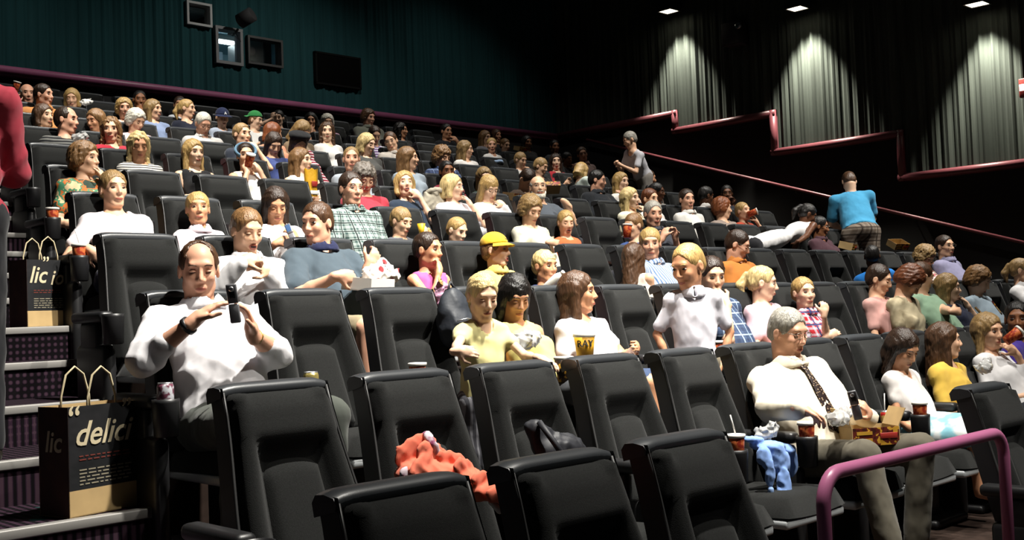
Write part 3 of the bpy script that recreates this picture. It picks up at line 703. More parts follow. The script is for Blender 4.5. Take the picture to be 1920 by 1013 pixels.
def hair_sdf(style, h, seed):
    S = Sdf(); cut = True; noise = 0.003; wl = 0.05
    FACE = lambda r=(0.066, 0.080, 0.100), c=(0, 0.085, -0.030): S.ell(_v(*c), _v(*r), None, 0.012, True)
    st = style.split('+'); base = st[0]; bang = 'bang' in st
    def neckcut(z, tilt=0.35): S.cut(_v(0, -0.03, z), _v(0, tilt, -1))
    def ears():
        for s in (-1, 1): S.ell(_v(s*0.088, 0.006, -0.018), _v(0.024, 0.028, 0.036), None, 0.008, True)
    if base == 'short':
        S.ell(_v(0, -0.017, 0.040), _v(0.084, 0.102, 0.094)); S.ell(_v(0, -0.06, -0.01), _v(0.07, 0.05, 0.06), None, 0.03)
        FACE((0.070, 0.078, 0.104) if not bang else (0.070, 0.075, 0.085)); ears(); neckcut(-0.062, 0.55)
    elif base == 'crop':
        S.ell(_v(0, -0.016, 0.038), _v(0.080, 0.100, 0.091)); S.ell(_v(0, -0.06, -0.01), _v(0.068, 0.046, 0.06), None, 0.03)
        FACE((0.072, 0.085, 0.112)); ears(); neckcut(-0.055, 0.7); noise = 0.0015
    elif base == 'bald':
        S.ell(_v(0, -0.020, 0.022), _v(0.083, 0.100, 0.084)); S.ell(_v(0, -0.06, -0.015), _v(0.07, 0.05, 0.06), None, 0.03)
        S.ell(_v(0, 0.04, 0.085), _v(0.072, 0.115, 0.085), None, 0.012, True); FACE((0.076, 0.10, 0.12)); ears(); neckcut(-0.062, 0.5)
    elif base == 'recede':
        S.ell(_v(0, -0.017, 0.038), _v(0.083, 0.101, 0.092)); S.ell(_v(0, -0.06, -0.01), _v(0.07, 0.05, 0.06), None, 0.03)
        FACE((0.064, 0.115, 0.150), (0, 0.085, 0.0)); ears(); neckcut(-0.06, 0.6)
    elif base == 'fluffy':
        S.ell(_v(0, -0.022, 0.044), _v(0.098, 0.114, 0.102)); S.ell(_v(0, -0.075, -0.02), _v(0.085, 0.06, 0.075), None, 0.04)
        for s in (-1, 1): S.ell(_v(s*0.078, -0.02, -0.01), _v(0.030, 0.055, 0.06), None, 0.02)
        FACE((0.064, 0.085, 0.098)); neckcut(-0.075, 0.5); noise = 0.007; wl = 0.045
    elif base == 'curly':
        S.ell(_v(0, -0.022, 0.046), _v(0.100, 0.118, 0.104)); S.ell(_v(0, -0.075, -0.03), _v(0.09, 0.062, 0.085), None, 0.04)
        for s in (-1, 1): S.ell(_v(s*0.082, -0.02, -0.02), _v(0.034, 0.06, 0.075), None, 0.02)
        FACE((0.062, 0.085, 0.094)); neckcut(-0.09, 0.4); noise = 0.012; wl = 0.035
    elif base in ('bob', 'shoulder', 'long'):
        z = {'bob': -0.105, 'shoulder': -0.19, 'long': -0.30}[base]
        S.ell(_v(0, -0.020, 0.042), _v(0.090, 0.108, 0.098)); S.cone(_v(0, -0.055, 0.0), _v(0, -0.075, z-0.03), 0.078, 0.070, 0.03)
        for s in (-1, 1): S.cone(_v(s*0.066, -0.015, 0.03), _v(s*0.078, 0.0 if base != 'bob' else 0.005, z), 0.034, 0.028, 0.03)
        FACE((0.060 if base == 'bob' else 0.058, 0.09, 0.102) if not bang else (0.060, 0.075, 0.080), (0, 0.085, -0.030 if not bang else -0.046))
        S.ell(_v(0, 0.07, -0.16), _v(0.056, 0.10, 0.12), None, 0.012, True)
        S.cut(_v(0, 0, z), _v(0, 0.1, -1)); noise = 0.004; wl = 0.06
        if 'wavy' in st: noise = 0.011
    elif base in ('pony', 'bun', 'up'):
        S.ell(_v(0, -0.018, 0.040), _v(0.083, 0.104, 0.093)); S.ell(_v(0, -0.06, -0.01), _v(0.07, 0.05, 0.055), None, 0.03)
        FACE((0.070, 0.083, 0.108)); ears(); neckcut(-0.05, 0.6)
        if base == 'pony':
            S.ell(_v(0, -0.115, 0.055), _v(0.022, 0.022, 0.022), None, 0.01); S.cone(_v(0, -0.125, 0.05), _v(0, -0.155, -0.03), 0.024, 0.034, 0.01); S.cone(_v(0, -0.155, -0.03), _v(0, -0.13, -0.13), 0.034, 0.012, 0.02)
        elif base == 'bun': S.ell(_v(0, -0.125, 0.055), _v(0.042, 0.040, 0.042), None, 0.01)
    elif base == 'under':                # rim of hair below a cap
        S.ell(_v(0, -0.018, 0.034), _v(0.084, 0.104, 0.088)); S.ell(_v(0, -0.06, -0.02), _v(0.074, 0.05, 0.06), None, 0.03)
        FACE((0.072, 0.088, 0.11)); ears(); neckcut(-0.07, 0.5); S.cut(_v(0, 0, 0.055), _v(0, 0.2, 1))
    return S, noise, wl
def hair_mesh(style, h):
    key = (style, h)
    if key not in HAIRCACHE:
        S, noise, wl = hair_sdf(style, h, 1); V, Q = S.mesh(h, noise=noise, seed=abs(len(style)*7+3), wl=wl); me = mesh_np('hair', V, Q); me.materials.append(MAT['hair_brown']); HAIRCACHE[key] = me
    return HAIRCACHE[key]
def omat(o, *ms):
    for i, m in enumerate(ms): o.material_slots[i].link = 'OBJECT'; o.material_slots[i].material = m
def ik(S, W, l1, l2, pole):
    d = W-S; L = np.linalg.norm(d)
    if L > (l1+l2)*0.995: W = S+d/L*(l1+l2)*0.995; d = W-S; L = np.linalg.norm(d)
    L = max(L, abs(l1-l2)+0.02); u = d/L; a = (l1*l1-l2*l2+L*L)/(2*L); hgt = math.sqrt(max(l1*l1-a*a, 0))
    p = pole-u*(pole@u); return S+u*a+unit(p)*hgt, W
def hand_prims(S, W, fd, pn, sc, curl, side, spread=0.0):
    fd = unit(fd); pn = unit(pn-fd*(pn@fd)); sd = np.cross(fd, pn)*side; M = np.array([sd, fd, pn])
    S.ell(W+fd*0.045*sc, _v(0.040, 0.056, 0.0165)*sc, M, 0.012*sc); S.cone(W-fd*0.02*sc, W+fd*0.03*sc, 0.025*sc, 0.028*sc, 0.012*sc)
    for i, (L, x) in enumerate(((0.068, 0.030), (0.076, 0.011), (0.072, -0.009), (0.058, -0.028))):
        a = W+fd*(0.083-0.004*abs(i-1))*sc+sd*x*sc; d = unit(fd+sd*(x*spread*12)); c = curl*(1+0.12*i); s_ = 0.45*L*sc
        d1 = d*math.cos(c*0.6)+pn*math.sin(c*0.6); b = a+d1*s_; d2 = d*math.cos(c*1.35)+pn*math.sin(c*1.35); e = b+d2*s_*0.8
        d3 = d*math.cos(c*1.9)+pn*math.sin(c*1.9); f = e+d3*s_*0.5; r = (0.0092, 0.0088, 0.0082, 0.0074)
        S.cone(a-d*0.01*sc, b, r[0]*sc, r[1]*sc, 0.005*sc); S.cone(b, e, r[1]*sc, r[2]*sc, 0.004*sc); S.cone(e, f, r[2]*sc, r[3]*sc, 0.004*sc)
    a = W+fd*0.025*sc+sd*0.028*sc; d = unit(fd*0.62+sd*0.72+pn*0.25); b = a+d*0.045*sc; d2 = unit(fd*0.9+sd*0.25+pn*(0.25+0.5*curl)); e = b+d2*0.036*sc
    S.cone(a, b, 0.0135*sc, 0.0105*sc, 0.012*sc); S.cone(b, e, 0.0105*sc, 0.0085*sc, 0.005*sc)
ARMS = dict(lap=(0.10, 0.27, -0.46), rest=(0.25, 0.24, -0.37), mouth=(0.055, 0.20, -0.035), cheek=(0.075, 0.135, -0.03), chest=(0.05, 0.24, -0.20), hold=(0.075, 0.30, -0.27), low=(0.09, 0.28, -0.36),
            up=(0.10, 0.30, -0.02), chin=(0.03, 0.19, -0.02), fold=(-0.09, 0.21, -0.26), side=(0.185, 0.02, -0.53), out=(0.40, 0.20, -0.28), seat=(0.30, 0.22, -0.05))
HIDDEN = ('lap', 'rest', 'side', 'low')
PEOPLE = []
def person(u, v, k, label, a=44, p=0, r=0, g='m', sc=None, hair=('short', 'brown'), skin='p', top=('tee', '#888888'), bot=('pants', '#22242a'), arms=('lap', 'lap'), gl=False, eyes='o', mouth=0, b=None, dy=None,
           stand=False, fat=1.0, near=None, fx=0.0, curl=0.7, hz=None, fl=None, hats=None, legs=None, pelv=None, hem=-0.075, collar=None, hsz=None):
    sc = sc or {'m': 1.0, 'f': 0.94, 'c': 0.82, 'k': 0.72}[g]; fem = g == 'f'; hs = {'m': 1.0, 'f': 0.95, 'c': 0.90, 'k': 0.84}[g] if hsz is None else hsz
    Yk = YR[k]; dy = (0.27 if g in 'ck' else 0.21) if dy is None else dy; pf = 0.36 if g in 'ck' else 0.41; H = pixY(u, v, Yk-dy); floor = FL[k] if fl is None else fl
    dist = float((H-CAM)@_F); h0 = 0.0125 if dist < 5.2 else (0.0165 if dist < 9 else 0.022); hh = 0.0052 if dist < 5.2 else (0.0076 if dist < 9 else 0.0104); hd = 0.0052 if dist < 5.2 else (0.0086 if dist < 9 else 0.0125)
    rot_ = lambda deg: _v(math.sin(math.radians(deg)), -math.cos(math.radians(deg)), 0)
    base44 = math.degrees(YAW)
    # head frame: y forward, z up, x to the viewer's right when facing the viewer
    f = rot_(a-base44); pr = math.radians(p); up = _v(0, 0, 1); f2 = f*math.cos(pr)-up*math.sin(pr); u2 = up*math.cos(pr)+f*math.sin(pr); x2 = np.cross(f2, u2)
    rr = math.radians(r); x3 = x2*math.cos(rr)+u2*math.sin(rr); u3 = u2*math.cos(rr)-x2*math.sin(rr)
    T = np.eye(4); T[:3, 0] = x3; T[:3, 1] = f2; T[:3, 2] = u3; T[:3, 3] = H
    # body frame
    bf = rot_((44 if b is None else b)-base44); bx = np.cross(up, bf)            # bx: sideways axis of the body, +x when facing the screen
    N = H - u3*0.075*hs - up*0.098*sc - f*0.012*sc
    if stand: Pv = _v(N[0], N[1], N[2]-0.50*sc) - bf*fx
    else:
        zs = floor+0.43+0.095*sc; Pv = _v(N[0]+fx, Yk-max(pf, dy-0.02), zs)
        if N[2]-zs > 0.56*sc: Pv[2] = N[2]-0.56*sc
        if N[2]-zs < 0.36*sc: Pv[2] = N[2]-0.36*sc
    if pelv: Pv = pixY(pelv[0], pelv[1], Yk-pelv[2])
    Us = unit(N-Pv); TL = np.linalg.norm(N-Pv); bh = bx; bx = unit(bx-Us*(bx@Us)); bfT = np.cross(bx, Us); M = np.array([bx, bfT, Us])
    wid = {'m': 0.178, 'f': 0.152, 'c': 0.150, 'k': 0.135}[g]*sc*(1+0.30*(fat-1)); SHL = N-Us*0.050*sc-bx*wid; SHR = N-Us*0.050*sc+bx*wid
    hipw = 0.085*sc*fat; HL, HR = Pv-bx*hipw-up*0.02*sc, Pv+bx*hipw-up*0.02*sc
    root = empty('person', (H[0], H[1], floor)); org = np.array([H[0], H[1], floor])
    tag(root, label, 'person', None); Toff = Matrix.Translation(-Vector(org))
    # arms
    A = []
    for s, S_, spec in ((-1, SHL, arms[0]), (1, SHR, arms[1])):
        tgt = None; cur = curl; fdir = None; pn = None; vis = True; pole = bx*s*0.55-up*0.75-bf*0.25
        if isinstance(spec, str):
            q = ARMS[spec]; W = N+bx*s*q[0]*sc+bf*q[1]*sc+up*q[2]*sc; vis = spec not in HIDDEN
            if spec in ('mouth', 'chin'): fdir = unit(T[:3, :3]@_v(0.0, 0.098, -0.055)*hs+H-W); W = T[:3, :3]@_v(-s*0.03, 0.115, -0.066)*hs+H-fdir*0.115*sc+up*(-0.0); pn = -f; cur = 0.8
            if spec == 'cheek': W = T[:3, :3]@_v(-s*0.072, 0.045, -0.155)*hs+H; fdir = up+f*0.1; pn = -bx*s; cur = 1.0
            if spec in ('lap', 'low'): fdir = bf*0.7-bx*s*0.5-up*0.3; pn = -up
            if spec == 'hold': fdir = bf*0.35-bx*s*0.45+up*0.5; pn = -bx*s; cur = 1.0
            if spec == 'fold': fdir = -bx*s; pn = -bf
        else:                              # (u, v, forward offset[, finger dir (right,fwd,up), palm, curl])
            W = pixY(spec[0], spec[1], Yk-spec[2])
            if len(spec) > 3 and spec[3]: fdir = bx*spec[3][0]+bf*spec[3][1]+up*spec[3][2]
            if len(spec) > 4 and spec[4]: pn = bx*spec[4][0]+bf*spec[4][1]+up*spec[4][2]
            if len(spec) > 5 and spec[5] is not None: cur = spec[5]
            if len(spec) > 6: pole = bx*spec[6][0]+bf*spec[6][1]+up*spec[6][2]
        E, W = ik(S_, W, 0.285*sc, 0.255*sc, pole)
        if fdir is None: fdir = unit(W-E)
        if pn is None: pn = unit(N-up*0.25-W)
        A.append((s, S_, E, W, fdir, pn, cur, vis))
    # legs
    Lg = []
    for s, hp in ((-1, HL), (1, HR)):
        if stand: kn = hp-up*(hp[2]-floor)*0.52+bf*0.03*sc+bx*s*0.01; an = _v(hp[0], hp[1], floor+0.075*sc)+bx*s*0.015
        else:
            if legs: kx, kf, kz, axx, af = legs[0 if s < 0 else 1]
            else: kx, kf, kz, axx, af = 0.05, 0.42, 0.53, 0.04, 0.44
            kn = _v(*(Pv+bx*s*(hipw+kx*sc)+bf*kf*sc)); kn[2] = floor+kz if sc > 0.85 else Pv[2]-0.01; an = Pv+bx*s*(hipw+axx*sc)+bf*af*sc; an[2] = floor+0.08 if sc > 0.85 else kn[2]-0.36*sc
        Lg.append((s, hp, kn, an))
    def torso(S, e, k=0.05):
        S.ell(N-Us*0.17*sc+bfT*0.0, _v(0.150*sc*(1+0.25*(fat-1))*(0.92 if fem else 1)+e, 0.100*sc*fat**0.5+e, 0.185*sc+e), M, k)
        S.ell(Pv+Us*TL*0.33+bfT*0.012*sc*fat, _v(0.138*sc*fat*(0.90 if fem else 1)+e, 0.108*sc*fat+e, max(TL*0.42, 0.15*sc)+e), M, k)
        S.ell(Pv, _v(0.155*sc*fat+e, 0.120*sc*fat+e, 0.115*sc+e), M, k)
        for q in (SHL, SHR): S.cone(N-Us*0.02*sc, q, 0.052*sc+e, 0.050*sc+e, 0.04*sc)
        if fem:
            for s in (-1, 1): S.ell(N-Us*0.20*sc+bx*s*0.062*sc+bfT*0.088*sc, _v(0.056, 0.046, 0.056)*sc+e*0.7, M, 0.03)
    tops, topc = top[0], top[1]; zfine = 0.012
    # body
    S = Sdf(); torso(S, -0.004)
    S.cone(H-u3*0.055*hs-f2*0.022*hs, N+Us*0.0, (0.047 if fem or g in 'ck' else 0.056)*hs*(1+0.35*(fat-1)), 0.060*sc, 0.03)
    for s, S_, E, W, fd, pn, cu, vis in A:
        thin = 0.86 if fem else (0.78 if g in 'ck' else 1.0)
        S.cone(S_, E, 0.046*sc*thin*fat**0.5, 0.038*sc*thin*fat**0.5, 0.03); S.cone(E, E+(W-E)*0.35, 0.037*sc*thin, 0.038*sc*thin*fat**0.4, 0.015); S.cone(E+(W-E)*0.35, W, 0.037*sc*thin*fat**0.4, 0.0255*sc*thin, 0.015)
        hand_prims(S, W, fd, pn, sc*(0.93 if fem else 1), cu, s)
    for s, hp, kn, an in Lg:
        S.cone(hp, kn, 0.078*sc, 0.054*sc, 0.03); S.cone(kn, an, 0.052*sc, 0.036*sc, 0.015); S.cone(an, an+bf*0.13*sc-up*0.035*sc, 0.036*sc, 0.028*sc, 0.02)
    head_prims(S, T, hs, mouth == 1, fem)
    Z = [[], [], []]; rad = 0.125*hs
    for i in range(3): Z[i].append((H[i]-rad, H[i]+rad, hh))
    for q in A:
        if q[7]:
            c = q[3]+unit(q[4])*0.075*sc
            for i in range(3): Z[i].append((c[i]-0.085*sc, c[i]+0.085*sc, hd))
    Z[2].append((-99, Pv[2]-0.05, max(h0*1.7, 0.030)))
    def mk(S, h, nm, m, zones=((), (), ()), noise=0.0, parent=None, wl=0.09):
        V, Q = S.mesh(h, zones, noise, len(PEOPLE)+7, wl)
        o = link(nm, mesh_np(nm, V-org, Q), m, parent or root); return o
    sk = MAT['skin_'+skin]
    V, Q = S.mesh(h0, Z); d = V-Pv; hide = (d@Us > -0.1) & (d@Us < TL-(0.20 if tops in ('vneck', 'tank', 'jacket') else 0.10)*sc) & (np.abs(d@bx) < 0.125*sc*fat) & (np.abs(d@bfT) < 0.115*sc*fat)
    if bot[0] == 'pants': hide |= V[:, 2] < Pv[2]-0.03*sc
    for q in A: hide &= np.linalg.norm(V-(q[3]+unit(q[4])*0.06*sc), axis=1) > 0.15*sc
    V, Q = coarsen(V, Q, hide, 0.034)      # skin under the clothes needs few faces
    link('body', mesh_np('body', V-org, Q), sk, root)
    # top
    e = {'tee': 0.012, 'polo': 0.014, 'shirt': 0.016, 'tank': 0.008, 'vneck': 0.010, 'blouse': 0.014, 'dress': 0.012, 'jacket': 0.022}[tops]
    sl = {'tee': 0.62, 'polo': 0.75, 'shirt': 2, 'tank': 0, 'vneck': 0.5, 'blouse': 2, 'dress': 0.45, 'jacket': 2}[tops]
    if len(top) > 2: sl = top[2]
    C = Sdf(); torso(C, e); thn = 0.86 if fem else (0.78 if g in 'ck' else 1.0)
    for s, S_, E, W, fd, pn, cu, vis in A:
        if sl <= 0: continue
        t = min(sl, 1); C.cone(S_, S_+(E-S_)*t, (0.046*thn+e)*sc*fat**0.5, (0.039*thn+e*(1.7 if sl < 1 else 1.3))*sc*fat**0.5, 0.03)
        if sl > 1: q = E+(W-E)*min(1.0, sl-1)*0.96; C.cone(E, q, (0.038*thn+e*1.2)*sc*fat**0.5, (0.029*thn+e)*sc*fat**0.3, 0.02)
    if sl == 0:
        for s, S_ in ((-1, SHL), (1, SHR)): C.ell(S_+bx*s*0.035*sc, _v(0.045, 0.075, 0.085)*sc, M, 0.015, True)
    K = None
    if tops in ('polo', 'shirt', 'jacket'):
        K = Sdf(); K.cone(N+Us*0.034*sc+bfT*0.006, N-Us*0.012*sc+bfT*0.020, 0.086*sc*(1+0.3*(fat-1)), 0.096*sc*(1+0.3*(fat-1)), 0.01); K.cut(N+Us*0.034*sc, Us-bfT*0.35, 0.006); K.cut(N-Us*0.016*sc, -Us-bfT*0.2, 0.006)
        K.cone(N-Us*0.05*sc+bfT*0.008, H, 0.069*sc*(1+0.3*(fat-1)), 0.064*sc*(1+0.3*(fat-1)), 0.004, True); K.cone(N+bfT*0.12*sc+Us*0.06*sc, N+bfT*0.10*sc-Us*0.035*sc, 0.026*sc, 0.008*sc, 0.004, True)
    if False: C.ring(N+Us*0.020*sc+bfT*0.012, unit(Us-bfT*0.35), 0.066*sc*(1+0.3*(fat-1)), 0.015*sc, 0.02)
    nr = (0.066 if tops in ('polo', 'shirt', 'jacket') else 0.074)*sc*(1+0.25*(fat-1))
    C.cone(N-Us*0.005*sc+bfT*0.010, H, nr, nr, 0.006, True)
    if tops in ('vneck', 'tank', 'polo', 'shirt', 'dress', 'jacket'):
        dp = {'vneck': 0.15, 'tank': 0.12, 'polo': 0.085, 'shirt': 0.055, 'dress': 0.06, 'jacket': 0.2}[tops]
        C.cone(N+bfT*0.10*sc-Us*0.01, N+bfT*0.135*sc-Us*dp*sc, (0.050 if tops not in ('shirt', 'polo') else 0.030)*sc, 0.010*sc, 0.006, True)
    if not stand or bot[0] != 'skirt': C.cut(Pv+Us*hem*sc, -Us)
    h1 = {0.0125: 0.0095, 0.0165: 0.0150, 0.022: 0.0230}[h0]
    sh = mk(C, h1, 'shirt' if tops != 'dress' else 'dress', cloth(topc), ((), (), ()), 0.0075 if h0 < 0.013 else (0.006 if h0 < 0.02 else 0.004), wl=0.13)
    if K: mk(K, min(h1, 0.0125)*0.85, 'collar', cloth(collar or topc), parent=None)
    # trousers, shorts or skirt
    B = Sdf(); eb = 0.010; kind = bot[0]
    B.ell(Pv-up*0.01, _v(0.157*sc*fat+eb, 0.122*sc*fat+eb, 0.115*sc), M, 0.03)
    for s, hp, kn, an in Lg:
        end = 1.0 if kind != 'shorts' else 0.93; B.cone(hp, hp+(kn-hp)*end, (0.084*fat**0.5)*sc+eb, 0.062*sc+eb, 0.04)
        if kind == 'pants': B.cone(kn, an+up*0.01, 0.060*sc+eb, 0.050*sc+eb, 0.02)
    if kind == 'skirt': 
        mid = (Lg[0][2]+Lg[1][2])/2; B.cone(Pv, mid, 0.15*sc, 0.15*sc, 0.05)
    mk(B, max(h1*1.25, 0.018 if near else 0.026), {'pants': 'trousers', 'shorts': 'shorts', 'skirt': 'skirt'}[kind], cloth(bot[1]), ((), (), ()), 0.004, wl=0.12)
    if kind == 'pants' and near:
        for s, hp, kn, an in Lg:
            F = Sdf(); F.ell(an+bf*0.07*sc-up*0.04*sc, _v(0.046, 0.135, 0.042)*sc, np.array([bx, bf, up]), 0.01); F.cone(an, an-up*0.03*sc, 0.044*sc, 0.044*sc, 0.03); F.cut(_v(0, 0, floor+0.004), _v(0, 0, -1), 0.002)
            mk(F, 0.014, 'shoe', mat('shoe_leather', (0.02, 0.016, 0.012), 0.35))
    # face and hair
    HM = Toff @ Matrix(T.tolist())
    def put(nm, me, loc, scl=(1, 1, 1), rz=0.0, mats=None, rx=0.0):
        o = bpy.data.objects.new(nm, me); COL.objects.link(o); o.parent = root
        o.matrix_local = HM @ Matrix.Scale(hs, 4) @ Matrix.Translation(loc) @ Matrix.Rotation(rz, 4, 'Z') @ Matrix.Rotation(rx, 4, 'X') @ Matrix.Diagonal((*scl, 1))
        if mats: omat(o, *mats)
        return o
    hc = MAT['hair_'+hair[1]]
    facing = math.cos(math.radians(a)) > -0.35
    if facing:
        for s in (-1, 1):
            if eyes == 'o': put('eye', EYE_O, (s*0.032, 0.0762, 0.009), rz=-s*0.25)
            else: put('eyelid', EYE_C, (s*0.032, 0.0770, 0.008), rz=-s*0.25, mats=(sk, EYE_C.materials[1]))
            put('eyebrow', BROW, (s*0.033, 0.0868, 0.033), scl=(s*0.95, 1, 0.9), rz=-s*0.30, mats=(hc if hair[1] not in ('white', 'lblond', 'grey') else MAT['hair_lbrown'],))
        put('mouth', MOUTH[mouth], (0, 0.0972, -0.064), mats=(LIPD if skin in 'dm' else LIPM, MOUTHD))
    if gl: put('glasses', GLASS, (0, 0.100, 0.010))
    if hair[0] != 'none':
        hm = hair_mesh(hair[0], 0.0055 if dist < 5.2 else (0.0075 if dist < 9 else 0.0095))
        put('hair', hm, (0, 0, 0), mats=(hc,))
    PEOPLE.append(root)
    # seat taken?
    if not stand:
        i = int(round((H[0]-0.213-XS[k])/SP)); OCC[(k, i)] = True
    return dict(root=root, N=N, H=H, T=T, HM=HM, arms=A, put=put, bx=bx, bf=bf, Us=Us, bfT=bfT, sc=sc, hs=hs, org=org, shirt=sh, Pv=Pv, legs=Lg)
# ------------------------------------------------------------------ small things
def lone(name, me_or_mb, m, loc, label, cat, group=None, rot=(0, 0, 0)):
    t = empty(name, loc); t.rotation_euler = rot; return tag(t, label, cat, group)
def add(t, nm, mb, m, parent=None): o = mb.build(nm, m, parent or t); return o
CUPM = mat('cup_white', (0.75, 0.72, 0.66), 0.45); STRAW = mat('straw_white', (0.7, 0.68, 0.66), 0.4)
CUPPAT = pattern('cup_swirl_print', 'blotch', ['#6e1c14', '#9a3424', '#c86a3a'], 40, 0.45)
def cup(loc, label, straw=True, s=1.0, rot=(0, 0, 0), lid=True):
    t = empty('paper_cup', loc); t.rotation_euler = rot; tag(t, label, 'cup', 'paper soda cups')
    b = MB(); b.lathe([(0.032*s, 0), (0.0385*s, 0.105*s), (0.0375*s, 0.107*s), (0.031*s, 0.004*s)], 20); add(t, 'cup_body', b, CUPPAT)
    b = MB()
    b.lathe([(0.0388*s, 0.105*s), (0.0430*s, 0.106*s), (0.0435*s, 0.114*s), (0.0430*s, 0.120*s), (0.036*s, 0.121*s), (0.035*s, 0.113*s)], 20); add(t, 'lid', b, CUPM)
    if straw: b = MB(); b.tube([(0.004*s, 0, 0.112*s), (-0.018*s, 0.01*s, 0.205*s)], 0.0033*s, 8); add(t, 'straw', b, STRAW)
    return t
def can(loc, label, colour, straw=False):
    t = empty('drink_can', loc); tag(t, label, 'can')
    b = MB(); b.lathe([(0.024, 0), (0.0325, 0.008), (0.0325, 0.100), (0.028, 0.112)], 20); add(t, 'can_body', b, colour)
    b = MB(); b.lathe([(0.0285, 0.110), (0.0285, 0.116), (0.026, 0.116), (0.025, 0.112), (0.0005, 0.112)], 20, cap=False); add(t, 'lid', b, MAT['can'])
    b = MB(); b.rbox((-0.006, -0.012, 0.1125), (0.006, 0.010, 0.1145), 0.001); add(t, 'pull_tab', b, MAT['can'])
    if straw: b = MB(); b.tube([(0.0, 0.012, 0.06), (-0.012, 0.0, 0.21)], 0.003, 8); add(t, 'straw', b, STRAW)
    return t
def holder(k, i): return (XS[k]+i*SP+0.213-(0.29 if i else 0.37), YR[k]-0.525, FL[k]+0.592)
def near_holder(u, v, k):
    p = pixY(u, v, YR[k]-0.525); return holder(k, int(round((p[0]-XS[k]-0.213+0.29)/SP)))
def text_part(t, nm, s, size, m, M, shear=0.0, ext=0.0008, parent=None, sx=1.0, wrap=None):
    c = bpy.data.curves.new(nm, 'FONT'); c.body = s; c.size = size; c.extrude = ext; c.shear = shear; c.align_x = 'CENTER'; c.align_y = 'CENTER'; c.offset = size*0.012; c.resolution_u = 3
    o = bpy.data.objects.new(nm, c); COL.objects.link(o); dg = bpy.context.evaluated_depsgraph_get(); me = bpy.data.meshes.new_from_object(o.evaluated_get(dg))
    bpy.data.objects.remove(o); bpy.data.curves.remove(c)
    if wrap:
        for q in me.vertices: x, y, z = q.co; q.co = ((wrap+z)*math.sin(x/wrap), y, (wrap+z)*math.cos(x/wrap)-wrap)
    me.materials.clear(); me.materials.append(m)
    q = bpy.data.objects.new(nm, me); COL.objects.link(q); q.parent = parent or t; q.matrix_local = M @ Matrix.Diagonal((sx, 1, 1, 1)); return q
def soft(name, S, h, m, label, cat, noise=0.01, wl=0.08, seed=3, parts=()):
    """crumpled cloth: a smooth body with deep folds"""
    V, Q = S.mesh(h, noise=noise, seed=seed, wl=wl); lo = V.min(0); c = (V.min(0)+V.max(0))/2; org = np.array([c[0], c[1], lo[2]])
    t = empty(name, org); tag(t, label, cat); link(parts[0] if parts else 'cloth', mesh_np(name, V-org, Q), m, t); return t, org
def soft_part(t, org, nm, S, h, m, noise=0.006, wl=0.07, seed=5):
    V, Q = S.mesh(h, noise=noise, seed=seed, wl=wl); return link(nm, mesh_np(nm, V-org, Q), m, t)
# head wear
def cap_on(P, colour, back=False, letter=None, lm=None):
    S = Sdf(); S.ell(_v(0, -0.017, 0.046), _v(0.090, 0.108, 0.094), None, 0.01); S.cut(_v(0, 0, 0.048), _v(0, 0.14, -1), 0.004)
    V, Q = S.mesh(0.006); me = mesh_np('cap_crown', V, Q); me.materials.append(colour)
    c = P['put']('cap_crown', me, (0, 0, 0)); sg = -1 if back else 1
    b = MB(); G = []; n = 14
    for q in range(2):
        for j in range(5):
            t = j/4; row = []
            for i in range(n+1):
                a = math.radians(-72+144*i/n); r = 0.098+0.062*t*(0.55+0.45*math.cos(a))
                row.append((0.92*r*math.sin(a), sg*r*math.cos(a)-0.017, 0.062-0.022*t-0.014*abs(math.sin(a))**2-0.004*q))
            G.append(row)
    b.grid(G[:5] if sg > 0 else [g[::-1] for g in G[:5]]); b.grid([g[::-1] for g in G[5:]] if sg > 0 else G[5:]); me2 = b.mesh('cap_brim'); me2.materials.append(lm or colour)
    P['put']('cap_brim', me2, (0, 0, 0))
    if letter:
        text_part(P['root'], 'cap_letter', letter, 0.055, mat('cap_letter_white', (0.75, 0.75, 0.75), 0.7), P['HM'] @ Matrix.Scale(P['hs'], 4) @ Matrix.Translation((0, 0.093, 0.078)) @ Matrix.Rotation(math.pi, 4, 'Z') @ Matrix.Rotation(math.radians(62), 4, 'X'), ext=0.003)

WH = '#d2d0d1'
_p = person
# ---- second row (in front of the camera, right)
TIE = _p(1478, 625, 1, 'grey-haired man in cream shirt and patterned tie holding a phone', a=36, p=14, hair=('short', 'grey'), gl=True, skin='r', fat=1.28, top=('shirt', '#d9cfba'), bot=('pants', '#5b564a'), near=True, eyes='c',
   arms=((1498, 768, 0.62, (0.85, 0.3, -0.35), (0, 0, -1), 0.6), (1628, 782, 0.66, (-0.55, 0.2, 0.75), (-0.6, -0.6, 0), 1.1)), legs=((0.02, 0.40, 0.56, 0.0, 0.52), (0.14, 0.42, 0.56, 0.10, 0.40)), b=32, dy=0.27)
_p(1693, 655, 1, 'dark-haired small girl in white T-shirt looking down at her lap', a=32, p=30, g='c', hair=('shoulder', 'dbrown'), eyes='c', skin='t', top=('vneck', '#d9d3cf'), bot=('skirt', ('blotch', 9, '#2c7f9a', '#8cc4d2', '#e0e4e4')), arms=('lap', 'lap'))
_p(1772, 640, 1, 'girl with long brown hair in yellow cardigan seen in profile', a=82, p=0, g='c', sc=0.88, hair=('long', 'brown'), skin='p', top=('blouse', '#cda947', 0.95), arms=('hold', 'hold'))
_p(1853, 622, 1, 'light-haired woman in white blouse drinking from a paper cup', a=28, p=5, g='f', hair=('shoulder', 'dirty'), skin='p', top=('blouse', WH, 1.6), arms=('hold', 'mouth'))
_p(1908, 600, 1, 'dark-haired person in purple top at the right frame edge', a=-25, p=0, hair=('short', 'black'), skin='m', top=('tee', '#43318a'), arms=('lap', 'hold'), dy=0.25)
